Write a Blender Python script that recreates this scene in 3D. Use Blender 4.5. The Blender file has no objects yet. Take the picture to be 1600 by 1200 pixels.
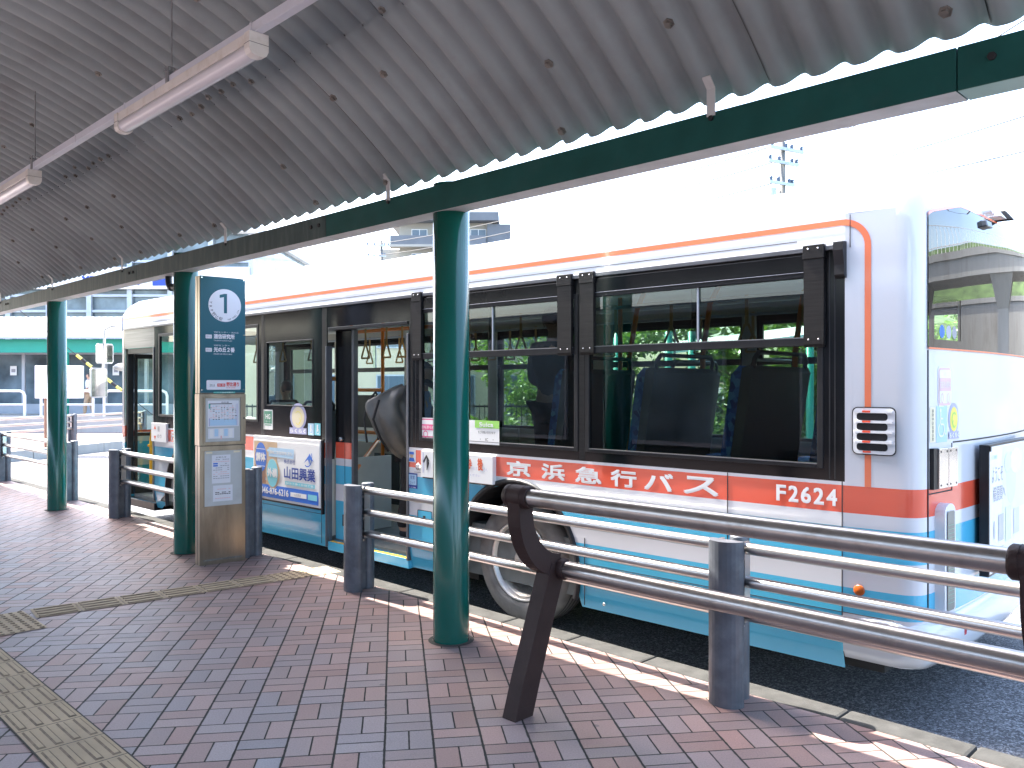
import bpy, bmesh, math, random
from mathutils import Vector, Matrix
random.seed(7)
R = math.radians
SC = bpy.context.scene
COL = SC.collection

# ------------------------------------------------------------------ camera
cd = bpy.data.cameras.new("camera")
cd.sensor_width = 36.0
cd.lens = 36.0 * 1300.0 / 1600.0
cd.shift_y = 2.6 / 1600.0
cd.clip_start = 0.05
cd.clip_end = 3000.0
cam = bpy.data.objects.new("camera", cd)
cam.location = (0, 0, 1.67)
cam.rotation_euler = (R(90), 0, 0)
COL.objects.link(cam)
SC.camera = cam

# ------------------------------------------------------------------ light
LX, LY, LZ = 0.5794, -0.4812, -1.0           # the way the sunlight travels
SUN_EL = math.atan2(1.0, math.hypot(LX, LY))
SUN_AZ = math.atan2(-LX, -LY)                # clockwise from +Y
world = bpy.data.worlds.new("World")
SC.world = world
world.use_nodes = True
wn = world.node_tree
wn.nodes.clear()
sky = wn.nodes.new("ShaderNodeTexSky")
sky.sky_type = 'NISHITA'
sky.sun_disc = False
sky.sun_elevation = SUN_EL
sky.sun_rotation = SUN_AZ
sky.air_density = 1.0
sky.dust_density = 3.0
sky.ozone_density = 1.0
bg = wn.nodes.new("ShaderNodeBackground")
bg.inputs['Strength'].default_value = 0.128
wo = wn.nodes.new("ShaderNodeOutputWorld")
wn.links.new(sky.outputs[0], bg.inputs[0])
wn.links.new(bg.outputs[0], wo.inputs[0])
sl = bpy.data.lights.new("sun", 'SUN')
sl.energy = 2.8
sl.angle = R(0.5)
sl.color = (1.0, 0.95, 0.87)
so = bpy.data.objects.new("sun", sl)
so.rotation_euler = Vector((LX, LY, LZ)).to_track_quat('-Z', 'Y').to_euler()
so.location = (-20, 16, 40)
COL.objects.link(so)

SC.view_settings.view_transform = 'Standard'
SC.view_settings.look = 'None'
SC.view_settings.exposure = 3.2
SC.view_settings.gamma = 1.0
SC.view_settings.use_curve_mapping = False
SC.render.engine = 'CYCLES'
cy = SC.cycles
cy.max_bounces = 8
cy.diffuse_bounces = 4
cy.glossy_bounces = 4
cy.transmission_bounces = 6
cy.transparent_max_bounces = 24
cy.caustics_reflective = False
cy.caustics_refractive = False
cy.sample_clamp_indirect = 6.0
cy.use_denoising = True

# ------------------------------------------------------------------ frames
def S(s, p, z):            # along the shelter, across towards the bus, up
    return Vector((-0.70654 * s + 0.70767 * p, 0.70767 * s + 0.70654 * p, z))
def B(t, w, z):            # forward from the bus's rear corner, into the bus, up
    return Vector((2.115 - 0.7252 * t + 0.6885 * w, 4.3237 + 0.6885 * t + 0.7252 * w, z))
def BN(t, off, z):         # on the near side of the bus, off = proud of the side
    return B(t, -off, z)
def WD(x, y, z):
    return Vector((x, y, z))
def at(px, d, z=0.0):      # a ground position seen at a given depth
    return Vector(((px - 800.0) / 1300.0 * d, d, z))
def tt(px):
    return 12594.0 / (px + 569.0) - 6.278
def zz(px, py):
    return 1.67 + (602.6 - py) / (px + 569.0) * 6.67

# ------------------------------------------------------------------ glyphs
_gl = {}
def glyph(body, bold=0.0):
    k = (body, bold)
    if k in _gl:
        return _gl[k]
    c = bpy.data.curves.new('glyph', 'FONT')
    c.body = body
    c.offset = bold
    c.resolution_u = 3
    o = bpy.data.objects.new('glyph', c)
    COL.objects.link(o)
    bpy.context.view_layer.update()
    m = bpy.data.meshes.new_from_object(o.evaluated_get(bpy.context.evaluated_depsgraph_get()))
    vs = [(v.co.x, v.co.y) for v in m.vertices]
    fs = [list(p.vertices) for p in m.polygons]
    bpy.data.objects.remove(o)
    bpy.data.curves.remove(c)
    bpy.data.meshes.remove(m)
    if not vs:
        vs = [(0, 0), (1, 0), (1, 1)]; fs = [[0, 1, 2]]
    xs = [v[0] for v in vs]; ys = [v[1] for v in vs]
    _gl[k] = (vs, fs, (min(xs), max(xs), min(ys), max(ys)))
    return _gl[k]

# ------------------------------------------------------------------ mesh builder
class MB:
    def __init__(self, fr=WD):
        self.v = []; self.f = []; self.m = []; self.s = []; self.fr = fr
    def add(self, vs, fs, mat=0, smooth=False, fr=None):
        fr = fr or self.fr
        n = len(self.v)
        self.v += [fr(*p) for p in vs]
        for i, f in enumerate(fs):
            self.f.append([n + k for k in f])
            self.m.append(mat[i] if isinstance(mat, (list, tuple)) else mat)
            self.s.append(smooth)
        return self
    def box(self, x0, x1, y0, y1, z0, z1, mat=0, fr=None):
        vs = [(x, y, z) for z in (z0, z1) for y in (y0, y1) for x in (x0, x1)]
        fs = [(0, 1, 3, 2), (4, 6, 7, 5), (0, 4, 5, 1), (2, 3, 7, 6), (0, 2, 6, 4), (1, 5, 7, 3)]
        return self.add(vs, fs, mat, False, fr)
    def rect(self, a0, a1, z0, z1, off=0.0, mat=0, fr=None):
        return self.add([(a0, off, z0), (a1, off, z0), (a1, off, z1), (a0, off, z1)], [(0, 1, 2, 3)], mat, False, fr)
    def rrect(self, a0, a1, z0, z1, r, off=0.0, mat=0, fr=None, n=4):
        sg = 1 if a1 > a0 else -1
        A = abs(a1 - a0); pts = []
        for cx, cz, q in ((A - r, z0 + r, -90), (A - r, z1 - r, 0), (r, z1 - r, 90), (r, z0 + r, 180)):
            for k in range(n + 1):
                an = R(q + 90.0 * k / n)
                pts.append((a0 + sg * (cx + r * math.cos(an)), off, cz + r * math.sin(an)))
        return self.add(pts, [list(range(len(pts)))], mat, False, fr)
    def disc(self, a, z, ra, rz, off=0.0, mat=0, fr=None, n=28):
        pts = [(a + ra * math.cos(2 * math.pi * k / n), off, z + rz * math.sin(2 * math.pi * k / n)) for k in range(n)]
        return self.add(pts, [list(range(n))], mat, False, fr)
    def ring(self, a, z, ra, rz, wd, off=0.0, mat=0, fr=None, n=28, k0=0, k1=None):
        k1 = n if k1 is None else k1
        vs = []; fs = []
        for k in range(k0, k1 + 1):
            an = 2 * math.pi * k / n
            c, s_ = math.cos(an), math.sin(an)
            vs += [(a + ra * c, off, z + rz * s_), (a + (ra - wd) * c, off, z + (rz - wd) * s_)]
        for k in range(k1 - k0):
            fs.append((2 * k, 2 * k + 1, 2 * k + 3, 2 * k + 2))
        return self.add(vs, fs, mat, False, fr)
    def text(self, body, a0, a1, z0, z1, off=0.0, mat=0, bold=0.0, fr=None):
        if bold > 0:
            k = 0.045 * bold / 0.02 * abs(z1 - z0); sg = 1 if a1 > a0 else -1
            for i, (dx, dz) in enumerate(((-k, -k), (k, -k), (-k, k), (k, k))):
                self.text(body, a0 + sg * (k + dx), a1 - sg * (k - dx), z0 + k + dz, z1 - k + dz, off + 0.0002 * i, mat, 0.0, fr)
            return self
        vs, fs, (bx0, bx1, by0, by1) = glyph(body)
        sx = (a1 - a0) / max(1e-6, bx1 - bx0); sz = (z1 - z0) / max(1e-6, by1 - by0)
        return self.add([(a0 + (x - bx0) * sx, off, z0 + (y - by0) * sz) for x, y in vs], fs, mat, False, fr)
    def chars(self, body, a0, a1, z0, z1, off=0.0, mat=0, bold=0.0, gap=0.25, fr=None):
        n = len(body); p = (a1 - a0) / (n - gap)
        for i, ch in enumerate(body):
            if ch != ' ':
                self.text(ch, a0 + p * i, a0 + p * (i + 1 - gap), z0, z1, off, mat, bold, fr)
        return self
    def rtext(self, ch, a, z, h, ang, sg=1, off=0.0, mat=0, fr=None, sx=1.0):
        vs, fs, (bx0, bx1, by0, by1) = glyph(ch, 0.0)
        k = h / 0.72; cx = (bx0 + bx1) / 2; cy_ = 0.36
        ca, sa = math.cos(ang), math.sin(ang); out = []
        for x, y in vs:
            x = (x - cx) * k * sx; y = (y - cy_) * k
            out.append((a + sg * (x * ca - y * sa), off, z + x * sa + y * ca))
        return self.add(out, fs, mat, False, fr)
    def tube(self, pts, r, n=12, mat=0, cap=True, fr=None, smooth=True):
        fr = fr or self.fr
        P = [fr(*p) for p in pts]
        rr = r if isinstance(r, (list, tuple)) else [r] * len(P)
        rings = []; up = None
        for i, c in enumerate(P):
            if i == 0: d = P[1] - P[0]
            elif i == len(P) - 1: d = P[-1] - P[-2]
            else: d = (P[i + 1] - P[i]).normalized() + (P[i] - P[i - 1]).normalized()
            d.normalize()
            if up is None:
                up = Vector((0, 0, 1)) if abs(d.z) < 0.9 else Vector((1, 0, 0))
            a = up - d * up.dot(d); a.normalize(); b = d.cross(a); up = a
            rings.append([c + (a * math.cos(2 * math.pi * k / n) + b * math.sin(2 * math.pi * k / n)) * rr[i] for k in range(n)])
        base = len(self.v)
        for rg in rings: self.v += rg
        for i in range(len(rings) - 1):
            for k in range(n):
                k2 = (k + 1) % n
                self.f.append([base + i * n + k, base + i * n + k2, base + (i + 1) * n + k2, base + (i + 1) * n + k])
                self.m.append(mat); self.s.append(smooth)
        if cap:
            for rg in (rings[0], rings[-1]):
                b0 = len(self.v); self.v += [p.copy() for p in rg]
                self.f.append(list(range(b0, b0 + n))); self.m.append(mat); self.s.append(False)
        return self
    def lathe(self, prof, n=32, mat=0, fr=None, smooth=True, a0=0.0, a1=2 * math.pi):
        """prof: list of (r, h[, mat]) around the local axis; fr(x, y, h)"""
        vs = []; fs = []; ms = []
        closed = abs(a1 - a0 - 2 * math.pi) < 1e-6
        cnt = n if closed else n + 1
        for q in prof:
            for k in range(cnt):
                an = a0 + (a1 - a0) * k / n
                vs.append((q[0] * math.cos(an), q[0] * math.sin(an), q[1]))
        for i in range(len(prof) - 1):
            for k in range(n):
                k2 = (k + 1) % cnt
                fs.append((i * cnt + k, i * cnt + k2, (i + 1) * cnt + k2, (i + 1) * cnt + k))
                ms.append(prof[i][2] if len(prof[i]) > 2 else mat)
        return self.add(vs, fs, ms, smooth, fr)
    def prism(self, poly, h0, h1, mat=0, fr=None, smooth=False):
        """poly of (a, b), extruded from h0 to h1; fr(a, b, h)"""
        n = len(poly)
        self.add([(a, b, h0) for a, b in poly], [list(range(n))], mat, False, fr)
        self.add([(a, b, h1) for a, b in poly], [list(range(n))], mat, False, fr)
        vs = [(a, b, h) for h in (h0, h1) for a, b in poly]
        self.add(vs, [(k, (k + 1) % n, n + (k + 1) % n, n + k) for k in range(n)], mat, smooth, fr)
        return self
    def sphere(self, c, r, n=12, m=8, mat=0, sq=(1, 1, 1)):
        vs = []; fs = []
        for i in range(m + 1):
            th = math.pi * i / m
            for k in range(n):
                ph = 2 * math.pi * k / n
                vs.append((c[0] + r * sq[0] * math.sin(th) * math.cos(ph), c[1] + r * sq[1] * math.sin(th) * math.sin(ph), c[2] + r * sq[2] * math.cos(th)))
        for i in range(m):
            for k in range(n):
                fs.append((i * n + k, i * n + (k + 1) % n, (i + 1) * n + (k + 1) % n, (i + 1) * n + k))
        return self.add(vs, fs, mat, True, WD)
    def build(self, name, mats, parent=None, bevel=0.0, loc=None, seg=2, merge=False):
        if not isinstance(mats, (list, tuple)): mats = [mats]
        if parent is not None:
            q = parent; org = Vector((0, 0, 0))
            while q is not None:
                org += q.location; q = q.parent
        elif loc is not None: org = Vector(loc)
        else:
            xs = [p.x for p in self.v]; ys = [p.y for p in self.v]; zs = [p.z for p in self.v]
            org = Vector(((min(xs) + max(xs)) / 2, (min(ys) + max(ys)) / 2, min(zs)))
        me = bpy.data.meshes.new(name)
        me.from_pydata([tuple(p - org) for p in self.v], [], self.f)
        for m in mats: me.materials.append(m)
        me.polygons.foreach_set('material_index', self.m)
        me.polygons.foreach_set('use_smooth', self.s)
        bm = bmesh.new(); bm.from_mesh(me)
        if merge: bmesh.ops.remove_doubles(bm, verts=bm.verts, dist=1e-5)
        bmesh.ops.recalc_face_normals(bm, faces=bm.faces)
        bm.to_mesh(me); bm.free(); me.update()
        o = bpy.data.objects.new(name, me)
        COL.objects.link(o)
        if parent is not None: o.parent = parent
        else: o.location = org
        if bevel > 0:
            b = o.modifiers.new('bevel', 'BEVEL'); b.width = bevel; b.segments = seg
            b.limit_method = 'ANGLE'; b.angle_limit = R(40); b.use_clamp_overlap = True
        return o

def thing(name, label, cat, loc, group=None):
    o = bpy.data.objects.new(name, None)
    o.empty_display_size = 0.2
    o.location = loc
    COL.objects.link(o)
    return tag(o, label, cat, group)
def tag(o, label, cat, group=None):
    o['label'] = label; o['category'] = cat
    if group: o['group'] = group
    return o
def structure(o):
    o['kind'] = 'structure'; return o

def copy_tree(o, parent=None, loc=None):
    kids = [c for c in o.children]
    c = o.copy(); COL.objects.link(c)
    if parent is not None: c.parent = parent
    if loc is not None: c.location = loc
    for k in kids: copy_tree(k, c)
    return c

# ------------------------------------------------------------------ materials
def newmat(name):
    m = bpy.data.materials.new(name); m.use_nodes = True
    nt = m.node_tree; nt.nodes.clear()
    out = nt.nodes.new('ShaderNodeOutputMaterial')
    return m, nt, out
class NT:
    def __init__(self, nt): self.nt = nt
    def __call__(self, typ, ins=None, out=0, **props):
        n = self.nt.nodes.new('ShaderNode' + typ)
        for k, v in props.items(): setattr(n, k, v)
        for k, v in (ins or {}).items():
            s = n.inputs[k]
            if hasattr(v, 'is_linked'): self.nt.links.new(v, s)
            else: s.default_value = v
        return n.outputs[out]
    def math(self, op, a, b=0.0, c=None, clamp=False):
        ins = {0: a, 1: b}
        if c is not None: ins[2] = c
        return self('Math', ins, operation=op, use_clamp=clamp)
    def mix(self, fac, a, b):
        n = self.nt.nodes.new('ShaderNodeMix'); n.data_type = 'RGBA'
        for s, v in ((n.inputs[0], fac), (n.inputs[6], a), (n.inputs[7], b)):
            if hasattr(v, 'is_linked'): self.nt.links.new(v, s)
            else: s.default_value = v
        return n.outputs[2]
    def ramp(self, fac, stops):
        n = self.nt.nodes.new('ShaderNodeValToRGB')
        e = n.color_ramp.elements
        while len(e) < len(stops): e.new(0.5)
        for i, (p, c) in enumerate(stops):
            e[i].position = p
            e[i].color = c if len(c) == 4 else (*c, 1)
        self.nt.links.new(fac, n.inputs[0])
        return n.outputs[0]
def c4(c): return (c[0], c[1], c[2], 1.0)
def sc(c, k): return (c[0] * k, c[1] * k, c[2] * k, 1.0)

def pbr(name, col, rough=0.5, metal=0.0, var=0.12, scale=6.0, bump=0.0, bscale=60.0, coat=0.0, spec=0.5,
        dirt=None, dirt_amt=0.5, dirt_scale=3.0, stretch=(1, 1, 1), rvar=0.0, detail=4.0):
    m, nt, out = newmat(name); g = NT(nt)
    pos = g('NewGeometry', out=0)
    vec = g('Mapping', {0: pos, 3: stretch})
    n1 = g('TexNoise', {'Vector': vec, 'Scale': scale, 'Detail': detail})
    colr = g.ramp(n1, [(0.3, sc(col, 1 - var)), (0.7, sc(col, 1 + var))])
    if dirt is not None:
        n2 = g('TexNoise', {'Vector': vec, 'Scale': dirt_scale, 'Detail': 8.0, 'Roughness': 0.65})
        f = g.ramp(n2, [(0.5, (0, 0, 0)), (0.72, (dirt_amt,) * 3)])
        colr = g.mix(f, colr, c4(dirt))
    b = nt.nodes.new('ShaderNodeBsdfPrincipled')
    nt.links.new(colr, b.inputs['Base Color'])
    b.inputs['Roughness'].default_value = rough
    b.inputs['Metallic'].default_value = metal
    b.inputs['Coat Weight'].default_value = coat
    b.inputs['Coat Roughness'].default_value = 0.06
    b.inputs['Specular IOR Level'].default_value = spec
    if rvar > 0:
        n3 = g('TexNoise', {'Vector': vec, 'Scale': scale * 2.3, 'Detail': 5.0})
        nt.links.new(g.math('MULTIPLY_ADD', n3, rvar * 2, rough - rvar), b.inputs['Roughness'])
    if bump > 0:
        nb = g('TexNoise', {'Vector': vec, 'Scale': bscale, 'Detail': 4.0})
        bp = g('Bump', {'Strength': bump, 'Distance': 0.004, 'Height': nb})
        nt.links.new(bp, b.inputs['Normal'])
    nt.links.new(b.outputs[0], out.inputs[0])
    return m

def glass(name, tint, fmax=1.0, ior=1.5, rough=0.0):
    m, nt, out = newmat(name); g = NT(nt)
    tr = g('BsdfTransparent', {0: c4(tint)})
    gl = g('BsdfGlossy', {'Color': (1, 1, 1, 1), 'Roughness': rough})
    fr = g('Fresnel', {'IOR': ior})
    fr = g.math('MULTIPLY', fr, g.math('MULTIPLY', g.math('SUBTRACT', 1.0, g('NewGeometry', out=6)), fmax))
    mx = g('MixShader', {0: fr, 1: tr, 2: gl})
    nt.links.new(mx, out.inputs[0])
    return m

M = {}
M['steel'] = pbr('stainless_steel', (0.57, 0.55, 0.535), 0.31, 1.0, 0.05, 2.0)
M['steel_dull'] = pbr('brushed_stainless', (0.30, 0.25, 0.195), 0.34, 1.0, 0.28, 2.0, stretch=(3, 3, 0.6), rvar=0.08, dirt=(0.15, 0.12, 0.09), dirt_amt=0.55, dirt_scale=2.5)
M['post'] = pbr('grey_blue_post_paint', (0.115, 0.125, 0.145), 0.42, 0.35, 0.22, 9.0, bump=0.15, bscale=40, dirt=(0.20, 0.22, 0.25), dirt_amt=0.4, dirt_scale=12)
M['brown'] = pbr('dark_brown_cast_paint', (0.034, 0.019, 0.017), 0.5, 0.0, 0.15, 10, spec=0.2, bump=0.25, bscale=220)
M['green'] = pbr('green_column_paint', (0.001, 0.098, 0.072), 0.20, 0.0, 0.10, 3.0, coat=0.1, dirt=(0.03, 0.10, 0.085), dirt_amt=0.3, dirt_scale=1.2, stretch=(1, 1, 0.4), rvar=0.05)
M['beam_green'] = pbr('dark_green_beam_paint', (0.012, 0.078, 0.068), 0.5, 0.0, 0.14, 5.0, spec=0.2, bump=0.08, dirt=(0.03, 0.08, 0.075), dirt_amt=0.4, dirt_scale=4)
M['beam_grey'] = pbr('weathered_grey_green_beam', (0.058, 0.088, 0.083), 0.55, 0.0, 0.22, 5.0, spec=0.2, bump=0.08, stretch=(4, 4, 0.5), dirt=(0.13, 0.14, 0.135), dirt_amt=0.5, dirt_scale=5)
M['beam_under'] = pbr('galvanised_underside', (0.55, 0.56, 0.55), 0.5, 0.0, 0.12, 5.0, dirt=(0.35, 0.34, 0.32), dirt_amt=0.4, dirt_scale=6)
M['beam_under_green'] = pbr('pale_green_underside', (0.28, 0.45, 0.40), 0.4, 0.0, 0.12, 5.0)
M['slate'] = pbr('corrugated_slate', (0.262, 0.304, 0.312), 0.75, 0.0, 0.16, 1.3, bump=0.12, bscale=70, dirt=(0.175, 0.175, 0.180), dirt_amt=0.5, dirt_scale=1.8, detail=7)
M['rust'] = pbr('zinc_bolt', (0.20, 0.185, 0.165), 0.6, 0.2, 0.45, 14, bump=0.3)
M['stain'] = pbr('bolt_stain', (0.16, 0.135, 0.11), 0.8, 0.0, 0.3, 25)
M['white_enamel'] = pbr('white_enamel', (0.74, 0.72, 0.68), 0.4, 0.0, 0.05, 6.0, dirt=(0.50, 0.44, 0.34), dirt_amt=0.5, dirt_scale=9)
M['rail_paint'] = pbr('pale_blue_white_trunking', (0.62, 0.65, 0.72), 0.45, 0.0, 0.06, 4.0, dirt=(0.42, 0.40, 0.38), dirt_amt=0.3, dirt_scale=8)
M['diffuser'] = pbr('milky_diffuser', (0.70, 0.70, 0.74), 0.22, 0.0, 0.03, 3.0)
M['wire'] = pbr('galvanised_rod', (0.35, 0.35, 0.36), 0.45, 0.8, 0.2, 20)
M['dark'] = pbr('dark_rubber', (0.012, 0.012, 0.013), 0.6, 0.0, 0.2, 10)
M['black_plastic'] = pbr('black_plastic', (0.015, 0.015, 0.017), 0.38, 0.0, 0.2, 10, spec=0.3)
M['concrete'] = pbr('kerb_concrete', (0.060, 0.059, 0.056), 0.9, 0.0, 0.18, 9.0, bump=0.5, bscale=140, spec=0.1, dirt=(0.036, 0.035, 0.033), dirt_amt=0.6, dirt_scale=5, detail=8)
M['wall_concrete'] = pbr('stained_concrete', (0.42, 0.41, 0.38), 0.85, 0.0, 0.15, 1.2, bump=0.2, stretch=(1, 1, 0.35), dirt=(0.20, 0.17, 0.14), dirt_amt=0.7, dirt_scale=1.2, detail=8)
M['tactile'] = pbr('yellow_brown_tactile_tile', (0.470, 0.355, 0.220), 0.75, 0.0, 0.13, 3.0, bump=0.3, bscale=120, dirt=(0.27, 0.21, 0.15), dirt_amt=0.5, dirt_scale=6, detail=8)
M['bar_dirt'] = pbr('dirty_bar_edge', (0.200, 0.145, 0.095), 0.85, 0.0, 0.35, 20)
M['joint'] = pbr('dirty_joint', (0.065, 0.058, 0.050), 0.9, 0.0, 0.3, 30)

# -- bus
PW = (0.67, 0.68, 0.71)
M['white'] = pbr('white_bus_paint', PW, 0.16, 0.0, 0.015, 2.0, coat=0.4, dirt=(0.58, 0.58, 0.57), dirt_amt=0.22, dirt_scale=2.2)
M['red'] = pbr('red_bus_band', (0.76, 0.105, 0.055), 0.2, 0.0, 0.04, 2.0, coat=0.4)
M['sunlit_red'] = pbr('red_stripe_sunlit_orange', (0.86, 0.215, 0.10), 0.25, 0.0, 0.04, 2.0, coat=0.3)  # same red as the band, the sun's orange wash put into the colour
M['blue'] = pbr('cyan_blue_bus_paint', (0.085, 0.47, 0.69), 0.18, 0.0, 0.03, 2.0, coat=0.4, dirt=(0.10, 0.44, 0.66), dirt_amt=0.3, dirt_scale=1.6)
M['black'] = pbr('black_window_surround', (0.009, 0.009, 0.010), 0.14, 0.0, 0.2, 3.0, spec=0.22, rvar=0.05)
M['black_foil'] = pbr('matt_black_foil', (0.014, 0.013, 0.013), 0.36, 0.0, 0.35, 3.0, spec=0.3, stretch=(1, 1, 30), bump=0.25, bscale=8)
M['seam'] = pbr('dark_panel_gap', (0.02, 0.02, 0.022), 0.7, 0.0, 0.1, 10)
M['gutter'] = pbr('grey_gutter_rail', (0.16, 0.165, 0.18), 0.3, 0.6, 0.15, 5)
M['chrome'] = pbr('polished_metal', (0.72, 0.71, 0.69), 0.12, 1.0, 0.05, 8)
M['header'] = pbr('brushed_grey_header', (0.20, 0.20, 0.20), 0.35, 0.6, 0.25, 4, stretch=(0.3, 0.3, 18))
M['tyre'] = pbr('dusty_tyre', (0.19, 0.175, 0.16), 0.8, 0.0, 0.25, 9, bump=0.2, bscale=90, dirt=(0.28, 0.26, 0.235), dirt_amt=0.5, dirt_scale=5)
M['rim'] = pbr('silver_wheel', (0.78, 0.74, 0.68), 0.36, 0.7, 0.12, 9, dirt=(0.26, 0.22, 0.17), dirt_amt=0.6, dirt_scale=8)
M['orange_rail'] = pbr('orange_handrail', (0.85, 0.24, 0.015), 0.35, 0.0, 0.05, 9, coat=0.2)
M['yellow_rail'] = pbr('yellow_handrail', (0.80, 0.42, 0.02), 0.35, 0.0, 0.05, 9)
M['interior'] = pbr('beige_grey_interior', (0.56, 0.55, 0.49), 0.6, 0.0, 0.06, 4)
M['ceiling'] = pbr('pale_interior_ceiling', (0.72, 0.73, 0.70), 0.6, 0.0, 0.05, 4)
M['floor_in'] = pbr('grey_bus_floor', (0.16, 0.17, 0.16), 0.6, 0.0, 0.15, 9)
M['seat_shell'] = pbr('grey_seat_shell', (0.055, 0.068, 0.072), 0.5, 0.0, 0.06, 6)
m, nt, out = newmat('blue_patterned_seat_fabric'); g = NT(nt)
v = g('TexVoronoi', {'Vector': g('NewGeometry'), 'Scale': 26.0}, out=1)
b = nt.nodes.new('ShaderNodeBsdfPrincipled'); b.inputs['Roughness'].default_value = 0.85
nt.links.new(g.ramp(v, [(0.2, (0.01, 0.05, 0.26)), (0.5, (0.02, 0.13, 0.50)), (0.8, (0.10, 0.32, 0.62))]), b.inputs['Base Color'])
nt.links.new(b.outputs[0], out.inputs[0]); M['seat_fabric'] = m
M['strap'] = pbr('tan_hand_strap', (0.55, 0.33, 0.10), 0.5, 0.0, 0.1, 9)
M['glass_dark'] = glass('dark_tinted_glass', (0.50, 0.56, 0.53))
M['glass_green'] = glass('pale_green_glass', (0.88, 0.95, 0.91))
M['rear_black'] = pbr('black_rear_glass', (0.006, 0.006, 0.007), 0.0, 0.0, 0.0, 3.0, spec=0.85)
M['lens'] = pbr('grey_green_lamp_lens', (0.17, 0.19, 0.17), 0.22, 0.0, 0.15, 12)
M['amber'] = pbr('amber_lens', (0.36, 0.075, 0.006), 0.3, 0.0, 0.1, 20)
M['red_lens'] = pbr('red_lens', (0.5, 0.02, 0.03), 0.15, 0.0, 0.1, 20, coat=0.6)
# -- print colours
def pr(n, c): M[n] = pbr('printed_' + n, c, 0.42, 0.0, 0.02, 5)
pr('p_white', (0.80, 0.80, 0.80)); pr('p_blue', (0.025, 0.15, 0.60)); pr('p_navy', (0.015, 0.05, 0.30)); pr('p_red', (0.68, 0.05, 0.04))
pr('p_orange', (0.75, 0.13, 0.04)); pr('p_black', (0.03, 0.03, 0.035)); pr('p_grey', (0.32, 0.32, 0.35)); pr('p_cyan', (0.20, 0.56, 0.66))
pr('p_green', (0.08, 0.30, 0.19)); pr('p_lime', (0.33, 0.66, 0.14)); pr('p_yellow', (0.82, 0.72, 0.13)); pr('p_pink', (0.72, 0.10, 0.26))
pr('p_cream', (0.78, 0.70, 0.50)); pr('p_brown', (0.32, 0.17, 0.11)); pr('p_sky', (0.42, 0.62, 0.80)); pr('p_tan', (0.60, 0.42, 0.26))
pr('p_paper', (0.72, 0.73, 0.78)); pr('p_lilac', (0.40, 0.40, 0.62)); pr('p_rose', (0.74, 0.50, 0.52)); pr('p_teal', (0.10, 0.42, 0.36))
pr('pale_teal', (0.35, 0.60, 0.52)); pr('p_pgrey', (0.50, 0.50, 0.53)); pr('p_plilac', (0.60, 0.60, 0.72)); pr('p_plime', (0.66, 0.76, 0.52)); pr('p_pcyan', (0.64, 0.74, 0.78)); pr('p_pyellow', (0.78, 0.76, 0.52))
M['sign_teal'] = pbr('teal_sign_panel', (0.008, 0.100, 0.140), 0.35, 0.0, 0.05, 2, spec=0.3)
M['acrylic'] = pbr('hazy_acrylic_cover', (0.50, 0.52, 0.52), 0.3, 0.0, 0.1, 3, dirt=(0.38, 0.37, 0.34), dirt_amt=0.4, dirt_scale=5)

# -- outside world
M['pole'] = pbr('concrete_pole', (0.15, 0.145, 0.135), 0.8, 0.0, 0.1, 3)
M['insul'] = pbr('porcelain_blue_grey', (0.06, 0.09, 0.15), 0.4, 0.0, 0.1, 9)
M['cable'] = pbr('black_cable', (0.02, 0.02, 0.022), 0.6)
M['apt'] = pbr('cream_apartment_wall', (0.34, 0.32, 0.28), 0.8, 0.0, 0.06, 0.4)
M['apt_grey'] = pbr('grey_balcony_panel', (0.13, 0.14, 0.155), 0.7, 0.0, 0.08, 0.5)
M['apt_glass'] = pbr('far_window_glass', (0.10, 0.14, 0.18), 0.06, 0.0, 0.15, 0.6)
M['frame_alu'] = pbr('aluminium_frame', (0.42, 0.45, 0.50), 0.4, 0.4, 0.06, 3)
M['frame_white'] = pbr('white_painted_steel', (0.78, 0.78, 0.78), 0.4, 0.0, 0.05, 3)
M['far_green'] = pbr('bright_green_paint', (0.01, 0.29, 0.22), 0.35, 0.0, 0.05, 2)
M['far_roof'] = pbr('pale_far_roof', (0.72, 0.73, 0.74), 0.6, 0.0, 0.05, 1)
M['facade_glass'] = pbr('dark_facade_glass', (0.130, 0.175, 0.205), 0.08, 0.0, 0.6, 0.9, spec=0.5)
M['beige'] = pbr('beige_render', (0.56, 0.48, 0.34), 0.85, 0.0, 0.06, 0.7)
M['skin'] = pbr('skin', (0.48, 0.29, 0.20), 0.55, 0.0, 0.05, 20)
M['hair'] = pbr('black_hair', (0.012, 0.010, 0.010), 0.5, 0.0, 0.3, 60, bump=0.4, bscale=150)
M['shirt_blue'] = pbr('light_blue_shirt', (0.20, 0.28, 0.60), 0.85, 0.0, 0.08, 12, bump=0.2)
M['shirt_white'] = pbr('white_shirt', (0.75, 0.75, 0.74), 0.85, 0.0, 0.05, 12, bump=0.2)
M['shirt_grey'] = pbr('dark_grey_shirt', (0.06, 0.065, 0.07), 0.85, 0.0, 0.08, 12)
M['trousers'] = pbr('black_trousers', (0.022, 0.022, 0.024), 0.8, 0.0, 0.2, 12, bump=0.2)
M['khaki'] = pbr('tan_trousers', (0.40, 0.30, 0.20), 0.8, 0.0, 0.1, 12)
M['pack'] = pbr('grey_nylon_pack', (0.150, 0.146, 0.132), 0.45, 0.0, 0.2, 8, bump=0.3, bscale=18)
M['bark'] = pbr('bark', (0.11, 0.08, 0.055), 0.9, 0.0, 0.3, 8, bump=0.6, bscale=20)

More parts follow.
